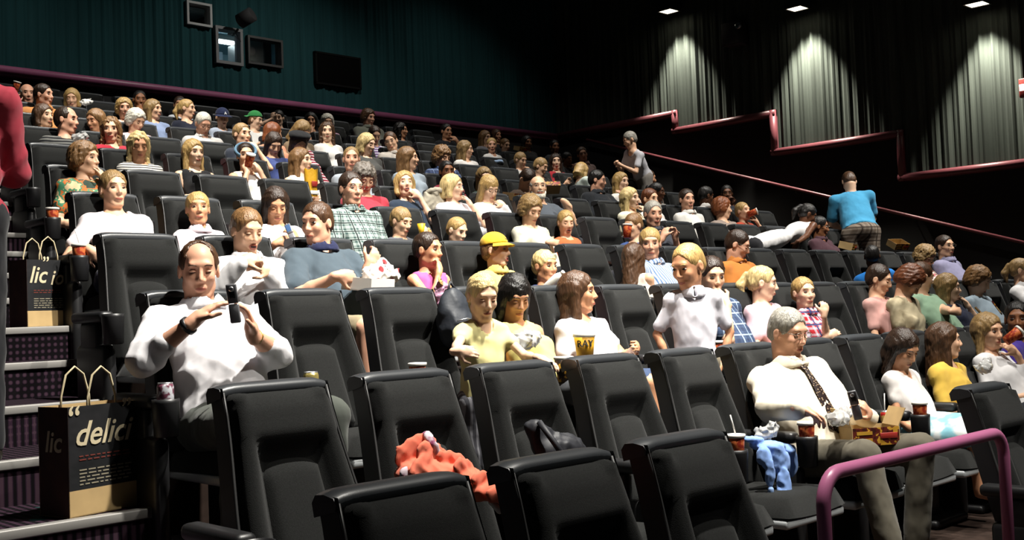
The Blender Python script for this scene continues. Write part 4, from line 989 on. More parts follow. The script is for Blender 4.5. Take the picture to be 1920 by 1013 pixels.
# ---- third row
PH = _p(373, 508, 2, 'heavy balding man in white shirt holding up a flip phone', a=20, p=10, hair=('recede', 'brown'), skin='r', fat=1.3, top=('shirt', '#cfcdd0', 1.42), bot=('pants', '#4b4f49'), near=True, eyes='c',
   arms=((362, 604, 0.58, (0.75, 0.15, 0.62), (0.4, 0, -0.9), 0.35, (-0.8, 0.2, -0.8)), (474, 628, 0.60, (-0.30, 0.15, 0.95), (-0.9, -0.2, 0), 0.45, (0.8, 0.2, -0.8))), legs=((0.10, 0.42, 0.55, 0.10, 0.40), (0.10, 0.42, 0.55, 0.08, 0.40)))
_p(965, 558, 2, 'black-haired woman in sleeveless yellow blouse looking down', a=26, p=24, g='f', hair=('shoulder+bang', 'black'), eyes='c', skin='t', top=('vneck', '#d0c272', 0), bot=('pants', '#3a3c40'), arms=('lap', 'low'), near=True)
_p(1085, 550, 2, 'brown-haired woman in white V-neck T-shirt glancing sideways', a=78, p=0, g='f', hair=('shoulder', 'brown'), skin='t', top=('vneck', '#dbd8da', 0.55), bot=('shorts', '#31405c'), arms=('low', (1190, 655, 0.62)), near=True)
_p(1335, 518, 2, 'dark-haired man in navy shirt resting chin on his fist', a=14, p=14, hair=('short', 'dbrown'), skin='p', top=('polo', ('plaid', 9, '#2b3750', '#3c4c68', '#8a9ab0')), arms=('chin', 'rest'), curl=1.2)
_p(1430, 532, 2, 'blond woman with ponytail in pale pink top', a=78, p=8, g='f', hair=('pony', 'lblond'), skin='f', top=('tee', '#d6b3bc'), arms=('hold', 'hold'))
_p(1507, 550, 2, 'blond boy in red checked shirt with raised fist', a=18, p=0, g='c', hair=('short', 'blond'), skin='f', top=('polo', ('plaid', 7, '#a81d26', '#c9cfdc', '#2c3a66')), arms=('chest', (1545, 590, 0.5, (0.1, 0.1, 1), None, 1.3)))
_p(1648, 525, 2, 'short dark-haired woman in dusty pink top', a=58, p=18, g='f', hair=('short', 'dbrown'), eyes='c', skin='p', top=('tee', '#b98d86'), arms=('lap', 'lap'))
_p(1706, 528, 2, 'auburn-haired person bending forward in mottled brown top', a=72, p=52, g='f', hair=('fluffy', 'auburn'), eyes='c', skin='p', top=('tee', ('blotch', 7, '#4a4232', '#8c8066', '#b5a98c')), arms=('lap', 'lap'), dy=0.42)
_p(1728, 520, 2, 'person in sage green shirt reaching out with a programme', a=100, p=15, hair=('short', 'brown'), skin='p', top=('tee', '#7c977f'), arms=('lap', (1806, 595, 0.66, (0.9, 0.3, 0))), dy=0.12)
_p(1778, 540, 2, 'girl with braided hair in navy top eating', a=72, p=6, g='f', sc=0.86, hair=('long', 'dirty'), skin='f', top=('vneck', '#181c30', 0.4), arms=('lap', 'mouth'))
_p(1835, 527, 2, 'teenage boy with shaggy hair in grey T-shirt looking down', a=52, p=28, hair=('fluffy', 'lbrown'), eyes='c', sc=0.92, skin='f', top=('tee', '#8b9aa6'), arms=('lap', 'hold'))
_p(1915, 508, 2, 'woman with tied-back hair in white shirt at the frame edge', a=62, p=4, g='f', hair=('pony', 'dirty'), skin='p', top=('shirt', WH), arms=('up', 'hold'))
_p(1290, 500, 2, 'blond boy standing in white polo shirt looking down', a=-46, p=18, g='c', hsz=1.06, sc=0.78, hair=('crop', 'blond'), skin='t', top=('polo', '#c6c4cc'), bot=('shorts', '#6a6250'), arms=('side', 'side'), stand=True, dy=0.60, b=0, near=True)
YG = _p(905, 557, 2, 'little blond girl standing in yellow dress with hand on seat', a=24, p=20, g='k', sc=0.70, hair=('pony', 'lblond'), skin='f', eyes='c', top=('tee', '#d2c98e', 0.45), bot=('skirt', ('vstripes', 22, '#4a4a50', '#8a8a90')), stand=True, dy=0.74, b=30,
   arms=((852, 668, 1.0, (0.7, 0.6, 0)), (1010, 672, 1.06, (0.6, 0.7, -0.3), (0, 0, -1), 0.5)), near=True)
# ---- fourth row
_p(463, 434, 3, 'light brown-haired man in white shirt gesturing while talking', a=42, p=18, hair=('short', 'lbrown'), skin='p', mouth=1, eyes='c', top=('shirt', WH), arms=((452, 492, 0.50, (0.8, 0.1, 0.3), None, 0.9), (505, 512, 0.46, (-0.7, 0.1, 0.4), None, 0.9)))
_p(594, 420, 3, 'stocky man in blue-grey polo shirt eating from a paper box', a=-24, p=6, hair=('short', 'brown'), skin='r', fat=1.3, collar='#1c2140', top=('polo', '#414d56'), bot=('shorts', '#8a7d62'), arms=((632, 518, 0.62, (0.9, 0.25, 0), None, 0.8), (690, 500, 0.55, (0.4, 0.2, 0.6), None, 1.0)))
_p(803, 470, 3, 'dark-haired little girl in pink top with hand to mouth', a=62, p=4, g='c', hair=('up', 'dbrown'), skin='t', top=('tank', '#bd5288'), arms=('mouth', 'hold'))
CAPB = _p(930, 470, 3, 'boy in yellow baseball cap with open mouth', a=68, p=2, g='c', hair=('under', 'lbrown'), skin='p', mouth=1, top=('polo', '#cdb866'), arms=('lap', 'lap'))
_p(1022, 500, 3, 'blond boy in blue jersey drinking from a white bottle', a=42, p=4, g='c', hair=('short+bang', 'lblond'), skin='t', top=('tee', '#232f62'), arms=('hold', 'mouth'))
_p(1219, 458, 3, 'blond-haired person in blue and white striped shirt', a=-4, p=5, hair=('short+bang', 'blond'), skin='r', top=('shirt', ('vstripes', 15, '#aeb6c2', '#4f6c94')), arms=('lap', 'lap'))
_p(1189, 486, 3, 'child with long brown hair turned away from the camera', a=150, p=6, g='c', hair=('long', 'brown'), skin='p', top=('tank', '#c4b6aa'), b=140, arms=('lap', 'lap'))
_p(1383, 460, 3, 'man with glasses in orange shirt looking down', a=70, p=24, hair=('short', 'dbrown'), gl=True, eyes='c', skin='r', fat=1.15, top=('shirt', '#a5652a', 0.8), arms=('lap', 'low'))
_p(1635, 482, 3, 'boy with cropped black hair in bright blue shirt from behind', a=168, p=10, g='c', hair=('crop', 'black'), skin='d', sc=0.94, top=('tee', '#2379cc'), b=168, arms=('lap', 'lap'))
_p(1735, 483, 3, 'elderly woman with curly grey hair in floral blouse', a=46, p=26, g='f', hair=('curly', 'dirty'), gl=True, eyes='c', skin='p', top=('blouse', ('floral', 24, '#d9cfc9', '#a8505c', '#54704c')), arms=('lap', 'lap'))
_p(1772, 463, 3, 'man with glasses in lavender grey polo shirt', a=28, p=0, hair=('short', 'dbrown'), gl=True, skin='p', fat=1.25, top=('polo', '#8987a4'), arms=('lap', 'low'))
# ---- fifth row
_p(213, 356, 4, 'short-haired woman in white T-shirt gazing sideways from aisle seat', a=42, p=0, g='f', sc=1.0, hair=('short', 'dirty'), skin='p', fat=1.25, top=('tee', '#e0d7d9'), bot=('pants', '#28304e'), arms=((168, 468, 0.55, (0.5, 0.5, -0.6)), 'lap'))
_p(371, 393, 4, 'blond boy in white polo shirt sitting upright', a=22, p=-4, g='c', hair=('short+bang', 'blond'), skin='t', top=('polo', '#d9ced3'), arms=('lap', 'lap'))
_p(517, 386, 4, 'girl with long dark hair looking at a mobile phone', a=24, p=24, g='f', hair=('long', 'dbrown'), eyes='c', skin='t', top=('tee', '#d2d2d4'), arms=((520, 456, 0.50, (0.7, 0.2, 0.3)), (556, 452, 0.50, (-0.4, 0.1, 0.6), None, 1.1)))
_p(659, 355, 4, 'man with glasses in green and white plaid shirt', a=36, p=4, hair=('short', 'dbrown'), gl=True, skin='r', top=('shirt', ('plaid', 10, '#96a29e', '#2f4644', '#141f1e')), arms=('lap', 'lap'))
_p(752, 416, 4, 'small child with bowl-cut hair eating a cookie', a=54, p=18, g='k', sc=0.78, hair=('short+bang', 'dirty'), eyes='c', skin='p', top=('tee', '#4a4c52'), arms=('lap', (796, 446, 0.45, (0.2, 0.1, 0.9), None, 1.0)))
_p(857, 433, 4, 'small blond child peeking over the seat in front', a=52, p=22, g='k', sc=0.75, hair=('crop', 'blond'), skin='f', top=('tee', '#5a5c60'), arms=('lap', 'lap'))
_p(995, 394, 4, 'woman with short wavy hair in pale patterned blouse', a=38, p=26, g='f', hair=('fluffy', 'dirty'), eyes='c', skin='p', top=('tee', ('blotch', 9, '#8f9684', '#c4c0a8', '#dbd7c6')), arms=('lap', (1030, 455, 0.5, (0.9, 0.3, 0))))
_p(1061, 418, 4, 'small girl in orange T-shirt with tied-back blond hair', a=18, p=12, g='k', sc=0.80, hair=('pony', 'blond'), eyes='c', mouth=1, skin='p', top=('tee', '#d2633a'), arms=('lap', 'lap'))
_p(1225, 402, 4, 'grey-haired man clasping his hands before his chest', a=16, p=6, hair=('short', 'grey'), skin='r', top=('shirt', '#34363e', 0.8), arms=((1243, 446, 0.46, (0.35, 0.1, 0.9), (1, 0, 0), 0.9), (1266, 446, 0.46, (-0.35, 0.1, 0.9), (-1, 0, 0), 0.9)))
_p(1187, 424, 4, 'brown-haired boy in blue shirt holding a cup', a=-48, p=8, g='c', hair=('short+bang', 'lbrown'), skin='p', top=('tee', '#42588e'), arms=('hold', 'hold'), b=0)
_p(1514, 403, 4, 'dark-skinned woman in white sleeveless top leaning over the row', a=95, p=30, g='f', hair=('pony', 'black'), skin='d', top=('tank', '#e2e0e0'), bot=('pants', '#26262a'), stand=True, b=88, pelv=(1402, 464, 0.22), hem=-0.14, dy=0.22, arms=((1488, 462, 0.42, (0.7, 0.2, -0.6)), (1480, 466, 0.1, (0.8, 0.0, -0.5))))
_p(1537, 426, 4, 'woman with glasses and dark maroon jacket, black hair in bun', a=74, p=10, g='f', hair=('bun', 'black'), gl=True, skin='m', top=('jacket', '#432a32'), arms=('low', 'low'))
_p(1592, 342, 4, 'man in bright blue polo and plaid shorts standing bent over', a=178, p=38, hair=('crop', 'brown'), skin='f', fat=1.34, top=('polo', '#489bc6', 0.7), bot=('shorts', ('plaid', 8, '#6c5e52', '#91867a', '#3c342e')), stand=True, b=170, dy=0.12, pelv=(1614, 436, 0.36), hem=0.03, arms=('low', 'low'))
# ---- sixth row
_p(160, 299, 5, 'woman in dark floral blouse with hand at her chin', a=76, p=2, g='f', hair=('fluffy', 'lbrown'), skin='p', fat=1.1, top=('tee', ('floral', 13, '#1f3328', '#b05f2a', '#3d7556', '#c2aa84')), arms=('low', 'chin'))
_p(683, 336, 5, 'person with curly greying hair and red shirt bowing head', a=28, p=28, hair=('curly', 'salt'), gl=True, eyes='c', skin='p', top=('tee', '#b23644'), arms=('lap', 'lap'))
_p(759, 346, 5, 'blond woman in navy T-shirt putting food in her mouth', a=18, p=-8, g='f', hair=('bob', 'blond'), eyes='c', mouth=1, skin='f', top=('tee', '#273343'), arms=('lap', 'mouth'))
_p(849, 352, 5, 'woman with pale blond bob in white top eating', a=70, p=4, g='f', hair=('bob', 'lblond'), mouth=1, eyes='c', skin='f', top=('tee', '#d9d4da', 0.8), arms=('hold', 'mouth'))
_p(917, 354, 5, 'blond woman with glasses in white blouse eating', a=34, p=26, g='f', hair=('shoulder+bang', 'blond'), gl=True, eyes='c', skin='f', top=('blouse', WH), arms=('chest', 'chin'))
BEARD = _p(1009, 353, 5, 'bald man with grey beard and glasses in dark shirt', a=10, p=-6, hair=('bald', 'grey'), gl=True, skin='p', fat=1.2, top=('tee', '#454b53'), arms=('lap', (1058, 378, 0.48, (0.7, 0.2, -0.4))))
_p(1182, 373, 5, 'woman with pale blond hair in white top touching her mouth', a=54, p=2, g='f', hair=('shoulder', 'lblond'), skin='f', top=('tee', '#ddd6bc'), arms=('lap', 'mouth'))
_p(1219, 374, 5, 'woman with short auburn hair behind grey-haired man', a=42, p=6, g='f', hair=('short', 'auburn'), skin='p', top=('tee', '#d3ccc6'), arms=('lap', 'lap'))
_p(1288, 375, 5, 'dark-haired man in white polo shirt facing forward', a=20, p=2, hair=('short', 'dbrown'), skin='r', top=('polo', '#d0cec8'), arms=('lap', 'lap'))
_p(1355, 391, 5, 'person with thick red hair in grey-brown shirt', a=96, p=6, hair=('fluffy', 'red'), skin='p', top=('tee', '#8f8178'), arms=('lap', 'lap'))
_p(1393, 397, 5, 'blond boy in rust red shirt drinking from a cup', a=42, p=-6, g='c', hair=('short', 'blond'), skin='p', top=('tee', '#a8422c'), arms=('lap', 'mouth'))
# ---- seventh row
_p(260, 275, 6, 'woman with wavy blond hair in black and white striped top', a=28, p=14, g='f', hair=('shoulder+wavy', 'lblond'), eyes='c', skin='t', top=('tee', ('stripes', 15, '#d3cfc7', '#1b1b1d'), 1.0), arms=('lap', 'lap'))
_p(363, 288, 6, 'blond woman in black top with bare arm across chest', a=46, p=2, g='f', hair=('shoulder', 'blond'), skin='f', top=('tank', '#151619'), arms=('chest', 'fold'))
HB = _p(461, 293, 6, 'dark-haired woman with blue headband drinking from red cup', a=20, p=2, g='f', hair=('up', 'dbrown'), skin='p', top=('tank', '#d8d2cc'), arms=('mouth', 'mouth'))
_p(565, 302, 6, 'woman with brown hair in white tank top hugging popcorn bag', a=72, p=2, g='f', hair=('shoulder', 'lbrown'), skin='f', top=('tank', '#d8d4d0'), arms=('hold', 'hold'))
_p(659, 299, 6, 'red-faced man with cropped fair hair in grey shirt', a=10, p=0, hair=('crop', 'dirty'), skin='r', top=('tee', '#939aa3'), arms=('lap', 'lap'))
_p(766, 298, 6, 'girl with long straight brown hair in profile', a=84, p=0, g='f', hair=('long', 'lbrown'), skin='p', top=('tee', '#87929c'), arms=('lap', 'lap'))
_p(838, 323, 6, 'dark-skinned woman with hair tied up in maroon top', a=22, p=2, g='f', hair=('up', 'black'), skin='m', top=('blouse', '#741f2e'), arms=('lap', 'cheek'))
_p(908, 335, 6, 'light-haired girl with glasses in dark green top', a=18, p=8, g='f', hair=('shoulder', 'dirty'), gl=True, skin='f', top=('tee', '#293a30'), arms=('lap', 'lap'))
_p(988, 337, 6, 'dark-haired person in brown shirt bowing over a food box', a=42, p=56, g='f', hair=('short', 'dbrown'), eyes='c', skin='p', top=('blouse', '#35281f'), dy=0.40, arms=('low', 'low'))
_p(1120, 339, 6, 'black-haired man in dark shirt turned to the right', a=74, p=10, hair=('short', 'black'), skin='r', fat=1.15, top=('shirt', '#1f2227', 0.8), arms=('lap', (1165, 372, 0.5)))
_p(1165, 342, 6, 'woman with straight blond hair sipping a drink', a=42, p=2, g='f', hair=('shoulder', 'blond'), skin='f', top=('tee', '#d6d2cc'), arms=('lap', 'chin'))
_p(1232, 361, 6, 'dark-skinned woman with black bun behind white-shirted man', a=72, p=6, g='f', hair=('bun', 'black'), skin='d', top=('tee', '#8a8784'), arms=('lap', 'lap'))
_p(1324, 368, 6, 'dark-skinned person in white collar turned away', a=110, p=16, hair=('short', 'black'), skin='d', top=('polo', '#b8b4b0'), arms=('lap', 'lap'))
_p(1363, 364, 6, 'dark-skinned woman with hand raised beside her cheek', a=-4, p=2, g='f', hair=('up', 'black'), skin='d', top=('tee', '#1d1f27'), arms=('lap', 'cheek'))
# ---- eighth row
_p(125, 226, 7, 'man with receding hair in black striped shirt smiling', a=84, p=4, hair=('recede', 'dbrown'), skin='r', top=('tee', ('stripes', 10, '#151618', '#6a6a66'), 1.8), arms=('rest', 'hold'))
_p(208, 244, 7, 'woman with wavy brown hair in red shirt', a=16, p=4, g='f', hair=('shoulder+wavy', 'lbrown'), skin='p', top=('vneck', '#a82838'), arms=('lap', 'lap'))
_p(513, 271, 7, 'dark-haired woman in navy shirt looking down', a=34, p=34, g='f', hair=('shoulder', 'dbrown'), eyes='c', skin='p', top=('tee', '#303c6a'), arms=('lap', 'lap'))
BER = _p(560, 270, 7, 'person with black beret and maroon striped shirt leaning over', a=34, p=38, g='f', hair=('bob', 'dbrown'), eyes='c', skin='p', top=('tee', ('stripes', 10, '#7a2032', '#cdbcbc')), arms=('lap', 'lap'), dy=0.38, fx=0.28)
_p(454, 253, 7, 'woman with fair hair pulled back in dark top eating', a=52, p=2, g='f', hair=('up', 'dirty'), skin='p', top=('tee', '#262b36'), arms=('lap', 'mouth'))
_p(688, 271, 7, 'woman with light blond hair bending towards her neighbour', a=62, p=16, g='f', hair=('bob', 'lblond'), eyes='c', skin='f', top=('blouse', '#454543'), arms=('lap', 'lap'))
_p(829, 295, 7, 'person with big curly brown hair in blue plaid shirt', a=46, p=20, hair=('curly', 'lbrown'), eyes='c', skin='p', top=('shirt', ('plaid', 9, '#38466a', '#202c46', '#6a7a9a')), arms=('lap', 'chin'))
_p(1014, 313, 7, 'brown-haired child twisting round and reaching across the seat', a=62, p=20, g='c', hair=('short+bang', 'dirty'), eyes='c', skin='p', top=('tee', '#262523'), arms=('lap', (1060, 345, 0.35)))
_p(1090, 323, 7, 'blond person bowing with back of head to camera', a=150, p=36, g='f', hair=('bob', 'blond'), skin='p', top=('tee', '#c2cec6'), arms=('lap', 'lap'), b=120)
_p(1217, 335, 7, 'brown-haired person in front of standing grey-haired woman', a=92, p=8, g='f', hair=('short', 'brown'), skin='t', top=('tee', '#5a4a40'), arms=('lap', 'lap'))
_p(1181, 263, 7, 'grey-haired woman in white T-shirt standing in the far aisle', a=-78, p=22, g='f', hair=('short', 'grey'), skin='p', eyes='c', top=('tee', '#bdbcc2'), bot=('pants', '#86807a'), stand=True, b=-70, pelv=(1206, 330, 0.2), dy=0.2, arms=('chest', 'chest'))
# ---- ninth row
_p(82, 218, 8, 'woman with chin-length brown hair left of striped-shirt man', a=66, p=2, g='f', hair=('bob', 'brown'), skin='p', top=('tee', '#7d776a'), arms=('lap', 'lap'))
_p(179, 227, 8, 'girl with long light brown hair looking down', a=-22, p=12, g='f', sc=0.88, hair=('long', 'lbrown'), eyes='c', skin='t', top=('tee', '#6a625c'), arms=('lap', 'lap'))
_p(255, 227, 8, 'elderly person with fluffy silver hair in pale pink top', a=58, p=26, g='f', hair=('fluffy', 'white'), eyes='c', skin='p', top=('tee', '#cfb0b0'), arms=('lap', 'lap'))
_p(381, 233, 8, 'white-haired man with glasses in pale grey shirt reading', a=40, p=30, hair=('short', 'white'), gl=True, eyes='c', skin='r', top=('shirt', '#b0adaa'), arms=('lap', 'lap'))
_p(513, 250, 8, 'strawberry blond woman with face turned away', a=130, p=6, g='f', hair=('bob', 'red'), skin='p', top=('tee', '#c08468'), arms=('lap', 'lap'))
_p(566, 246, 8, 'woman with fair hair falling over her lowered face', a=62, p=44, g='f', hair=('shoulder', 'dirty'), eyes='c', skin='p', top=('tee', '#75644f'), arms=('lap', 'lap'), dy=0.3)
_p(613, 248, 8, 'young woman with long wavy brown hair in white top', a=14, p=2, g='f', hair=('shoulder+wavy', 'brown'), skin='f', top=('vneck', '#cfcbc7'), arms=('lap', 'lap'))
_p(733, 266, 8, 'man with glasses and patterned shirt tilting his head', a=-4, p=10, r=-12, hair=('short', 'brown'), gl=True, skin='p', top=('shirt', ('blotch', 18, '#585450', '#b2aaa2')), arms=('lap', 'lap'))
_p(873, 281, 8, 'girl with long fair hair seen from the side', a=84, p=4, g='f', hair=('long', 'dirty'), skin='p', top=('tee', '#d6d2ce'), arms=('lap', 'lap'))
_p(976, 301, 8, 'sandy-haired boy in white shirt leaning on his arm', a=46, p=16, g='c', hair=('short+bang', 'dirty'), skin='p', top=('tee', '#d0cecb'), arms=('lap', 'chin'))
_p(1042, 304, 8, 'dark-haired woman in red V-neck top smiling', a=8, p=2, g='f', hair=('shoulder', 'dbrown'), skin='f', top=('vneck', '#a82d36'), arms=('lap', 'lap'))
# ---- tenth row
_p(82, 179, 9, 'large man in orange shirt turned to the right', a=80, p=2, hair=('short', 'dbrown'), skin='r', fat=1.25, top=('shirt', '#c0824a', 0.9), arms=('rest', 'lap'))
_p(233, 204, 9, 'woman with short blond hair looking forward', a=26, p=4, g='f', hair=('fluffy', 'blond'), skin='r', top=('tee', '#d0c4bc'), arms=('lap', 'lap'))
_p(288, 206, 9, 'girl with straight fair hair in pale blue shirt', a=72, p=2, g='f', hair=('shoulder', 'dirty'), skin='p', top=('tee', '#8090b0'), arms=('lap', 'lap'))
_p(351, 205, 9, 'woman with fair ponytail in dark V-neck top', a=82, p=2, g='f', hair=('pony', 'blond'), skin='p', top=('vneck', '#1a1e2c'), arms=('lap', 'lap'))
CAPN = _p(417, 221, 9, 'boy in navy baseball cap with white letter', a=36, p=20, g='c', hair=('under', 'lbrown'), skin='p', eyes='c', top=('tee', '#a2acbc'), arms=('lap', 'lap'))
CAPG = _p(479, 226, 9, 'boy in backwards green cap resting arms on seat back', a=72, p=12, g='c', hair=('under', 'lbrown'), skin='f', eyes='c', top=('tee', '#d2d2ce'), arms=('chest', 'seat'))
_p(702, 254, 9, 'dark-haired man in purple and white top bending down', a=30, p=26, hair=('short', 'dbrown'), eyes='c', skin='p', top=('tee', ('stripes', 8, '#735488', '#d4d4dc')), arms=('lap', 'lap'))
_p(922, 273, 9, 'blond boy in white shirt watching the camera', a=8, p=4, g='c', hair=('short', 'blond'), skin='r', top=('tee', '#d4d2d0'), arms=('lap', 'lap'))
_p(1063, 299, 9, 'black-haired child next to woman in red', a=42, p=10, g='c', hair=('short+bang', 'black'), skin='m', top=('tee', '#383336'), arms=('lap', 'mouth'))
_p(1092, 290, 9, 'man with glasses in pale pink shirt under the handrail', a=8, p=4, r=-10, hair=('short', 'brown'), gl=True, skin='r', top=('shirt', '#b89c98'), arms=('lap', 'lap'))
# ---- eleventh and topmost rows
_p(51, 177, 10, 'bald man raising a cup beside man in orange', a=34, p=2, hair=('bald', 'grey'), skin='r', top=('tee', '#403e38'), arms=((30, 196, 0.38, (-0.1, 0.1, 1), None, 0.9), 'lap'))
_p(135, 185, 10, 'blond woman in white top unwrapping a paper bag', a=14, p=14, g='f', hair=('bob', 'blond'), eyes='c', skin='p', top=('blouse', WH), arms=('low', 'hold'))
_p(262, 188, 10, 'dark-skinned man in black sipping a drink', a=28, p=6, hair=('crop', 'black'), skin='m', top=('tee', '#1c1d20'), arms=('mouth', 'lap'))
_p(337, 197, 10, 'dark-haired child in white shirt near the plum rail', a=18, p=4, g='c', hair=('short+bang', 'dbrown'), skin='t', top=('tee', '#c4c8cc'), arms=('lap', 'lap'))
_p(522, 222, 10, 'boy with black fringe raising a fist', a=0, p=6, g='c', hair=('short+bang', 'black'), skin='f', top=('tee', '#8e98a8'), arms=((511, 222, 0.35, (0, 0, 1), None, 1.3), 'lap'))
_p(583, 227, 10, 'girl with long black hair covering her mouth', a=10, p=6, g='f', hair=('long', 'black'), skin='t', top=('tee', '#34343a'), arms=('mouth', 'lap'))
_p(614, 230, 10, 'white-haired elderly woman in pink behind wavy-haired woman', a=20, p=10, g='f', hair=('fluffy', 'white'), skin='p', eyes='c', top=('tee', '#cb9cb6'), arms=('lap', 'lap'))
_p(691, 221, 10, 'big man in olive shirt turned in the back rows', a=52, p=10, hair=('fluffy', 'brown'), skin='r', fat=1.3, top=('shirt', '#62645a'), arms=('lap', 'lap'))
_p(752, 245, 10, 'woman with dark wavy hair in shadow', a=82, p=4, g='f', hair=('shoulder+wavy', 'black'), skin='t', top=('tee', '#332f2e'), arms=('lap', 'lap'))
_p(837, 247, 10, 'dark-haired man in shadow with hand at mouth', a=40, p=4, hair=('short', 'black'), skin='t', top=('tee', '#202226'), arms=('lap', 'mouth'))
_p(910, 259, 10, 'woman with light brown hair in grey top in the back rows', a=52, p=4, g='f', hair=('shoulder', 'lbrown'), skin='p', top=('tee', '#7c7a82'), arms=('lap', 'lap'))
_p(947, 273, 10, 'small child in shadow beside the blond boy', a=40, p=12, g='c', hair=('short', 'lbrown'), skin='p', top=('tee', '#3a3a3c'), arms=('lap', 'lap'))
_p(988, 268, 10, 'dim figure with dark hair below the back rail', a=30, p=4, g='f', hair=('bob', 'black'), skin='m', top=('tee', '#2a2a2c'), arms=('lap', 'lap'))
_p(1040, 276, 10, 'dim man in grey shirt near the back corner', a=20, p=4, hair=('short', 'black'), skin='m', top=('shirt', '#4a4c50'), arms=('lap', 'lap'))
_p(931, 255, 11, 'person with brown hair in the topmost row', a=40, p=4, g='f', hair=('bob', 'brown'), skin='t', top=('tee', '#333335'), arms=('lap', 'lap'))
# ---- person passing on the stairs at the left edge
_p(-84, 84, 2, 'person in dark red long-sleeved top cut by the left frame edge', a=120, p=10, hair=('short', 'dbrown'), skin='p', fat=1.2, top=('shirt', '#8c2836'), bot=('pants', '#15161a'), stand=True, b=205, dy=-0.10, fl=STZ(1), arms=('chest', 'chest'), near=True)
# ------------------------------------------------------------------ worn and held things
def belt(P, p0, p1): pass
def strip(path, widths, nrm, th=0.004):
    b = MB(); L = []; R_ = []
    for p, w_ in zip(path, widths): L.append(p)
    P1 = [[p+nrm*0.0+np.array(s)*w_ for s in ()] for p, w_ in zip(path, widths)]
    return b
# tie
def tie(P, m):
    N, Us, bf, bx = P['N'], P['Us'], P['bfT'], P['bx']; b = MB(); rows = []; back = []
    for t, w_, f in ((0.0, 0.014, 0.098), (0.035, 0.019, 0.118), (0.05, 0.013, 0.126), (0.16, 0.027, 0.150), (0.28, 0.038, 0.163), (0.36, 0.044, 0.165), (0.40, 0.004, 0.165)):
        c = N-Us*(0.012+t)+bf*f*1.02-P['org']; rows.append([c-bx*w_, c+bf*0.004, c+bx*w_]); back.append([c+bx*w_-bf*0.006, c-bx*w_-bf*0.006])
    b.grid(rows); b.grid(back); b.build('tie', m, P['root'])
tie(TIE, pattern('tie_print', 'dots', ['#1c0e0c', '#8f7a62'], 85, 0.5))
# watch, bracelet and ring on the man with the flip phone
def band(P, arm, off, R, r, nm, m):
    s, S_, E_, W_, fd, pn, cu, vis = P['arms'][arm]; ax_ = unit(W_-E_); c = W_-ax_*off-P['org']
    q = Vector(ax_).to_track_quat('Z', 'Y').to_matrix().to_4x4(); b = MB(); b.lathe([(R-r*0.3, -r*1.6), (R+r, -r*1.6), (R+r, r*1.6), (R-r*0.3, r*1.6)], 20, Matrix.Translation(Vector(c)) @ q); return b.build(nm, m, P['root'])
band(PH, 0, 0.025, 0.031, 0.006, 'watch_strap', mat('watch_black', (0.015, 0.015, 0.017), 0.4))
band(PH, 1, 0.030, 0.031, 0.0022, 'bracelet', mat('gold', (0.75, 0.55, 0.22), 0.3, metal=1.0))
# flip phones
def flip_phone(loc, rot, label, ang=0.5):
    t = empty('mobile_phone', loc); t.rotation_euler = rot; t.scale = (0.85, 0.85, 0.85); tag(t, label, 'phone')
    b = MB(); b.rbox((-0.024, -0.008, -0.088), (0.024, 0.008, 0), 0.007); add(t, 'keypad_half', b, mat('phone_silver', (0.28, 0.28, 0.30), 0.35, metal=0.5))
    M = Matrix.Rotation(ang, 4, 'X'); b = MB(); b.rbox((-0.024, -0.007, 0.002), (0.024, 0.006, 0.092), 0.007, M); u_ = add(t, 'flip_half', b, mat('phone_dark', (0.16, 0.16, 0.17), 0.3, metal=0.3))
    b = MB(); b.rbox((-0.018, 0.0055, 0.018), (0.018, 0.0075, 0.080), 0.001, M); add(t, 'screen', b, mat('phone_screen', (0.02, 0.04, 0.08), 0.2, emit=((0.25, 0.45, 0.9), 0.35)), u_)
    b = MB(); b.lathe([(0.006, 0), (0.012, 0.002), (0.012, 0.004), (0.005, 0.005)], 14, M @ Matrix.Translation((0, -0.007, 0.070)) @ Matrix.Rotation(math.pi/2, 4, 'X')); add(t, 'camera_ring', b, MAT['can'], u_)
    b = MB(); b.rbox((-0.013, -0.0082, 0.028), (0.013, -0.0068, 0.058), 0.001, M); add(t, 'outer_display', b, mat('phone_display', (0.01, 0.01, 0.012), 0.15), u_)
    return t
flip_phone(pixY(438, 570, YR[2]-0.70), (0.1, -0.08, math.radians(-40)), 'silver grey flip phone held up by the balding man', 0.12)
flip_phone(pixY(1603, 760, YR[1]-0.74), (0.3, -0.2, math.radians(-60)), 'dark flip phone in the hand of the man with tie', 0.15)
flip_phone(pixY(545, 438, YR[4]-0.58), (0.3, 0.4, math.radians(140)), 'small phone with lit screen held by the dark-haired girl', 0.15)
# caps, beret, headband, beard
cap_on(CAPB, cloth('#c79f2a'), lm=None, letter=None); b = MB()
for q_ in range(3): b.rbox((-0.020, -0.004, -0.003), (0.020, 0.004, 0.003), 0.002, Matrix.Rotation(q_*math.pi/3, 4, 'Z'))
b.tube([(0.015*math.cos(x), 0.015*math.sin(x), 0) for x in np.linspace(0, 2*math.pi, 15)], 0.003, 6, False)
me = b.mesh('cap_emblem'); me.materials.append(mat('cap_emblem_dark', (0.05, 0.035, 0.02), 0.7)); CAPB['put']('cap_emblem', me, (0, 0.073, 0.092), rx=math.radians(-52))
cap_on(CAPN, cloth('#1b2340'), letter='A'); cap_on(CAPG, cloth('#2f7d43'), back=True)
S = Sdf(); S.ell(_v(0, -0.03, 0.095), _v(0.120, 0.130, 0.045), np.array([[1, 0, 0], [0, 0.96, 0.28], [0, -0.28, 0.96]]), 0.01); S.cone(_v(-0.06, -0.01, 0.07), _v(0.06, -0.01, 0.07), 0.05, 0.05, 0.03)
V_, Q_ = S.mesh(0.009); me = mesh_np('beret', V_, Q_); me.materials.append(cloth('#0d0d10')); BER['put']('beret', me, (0, 0, 0))
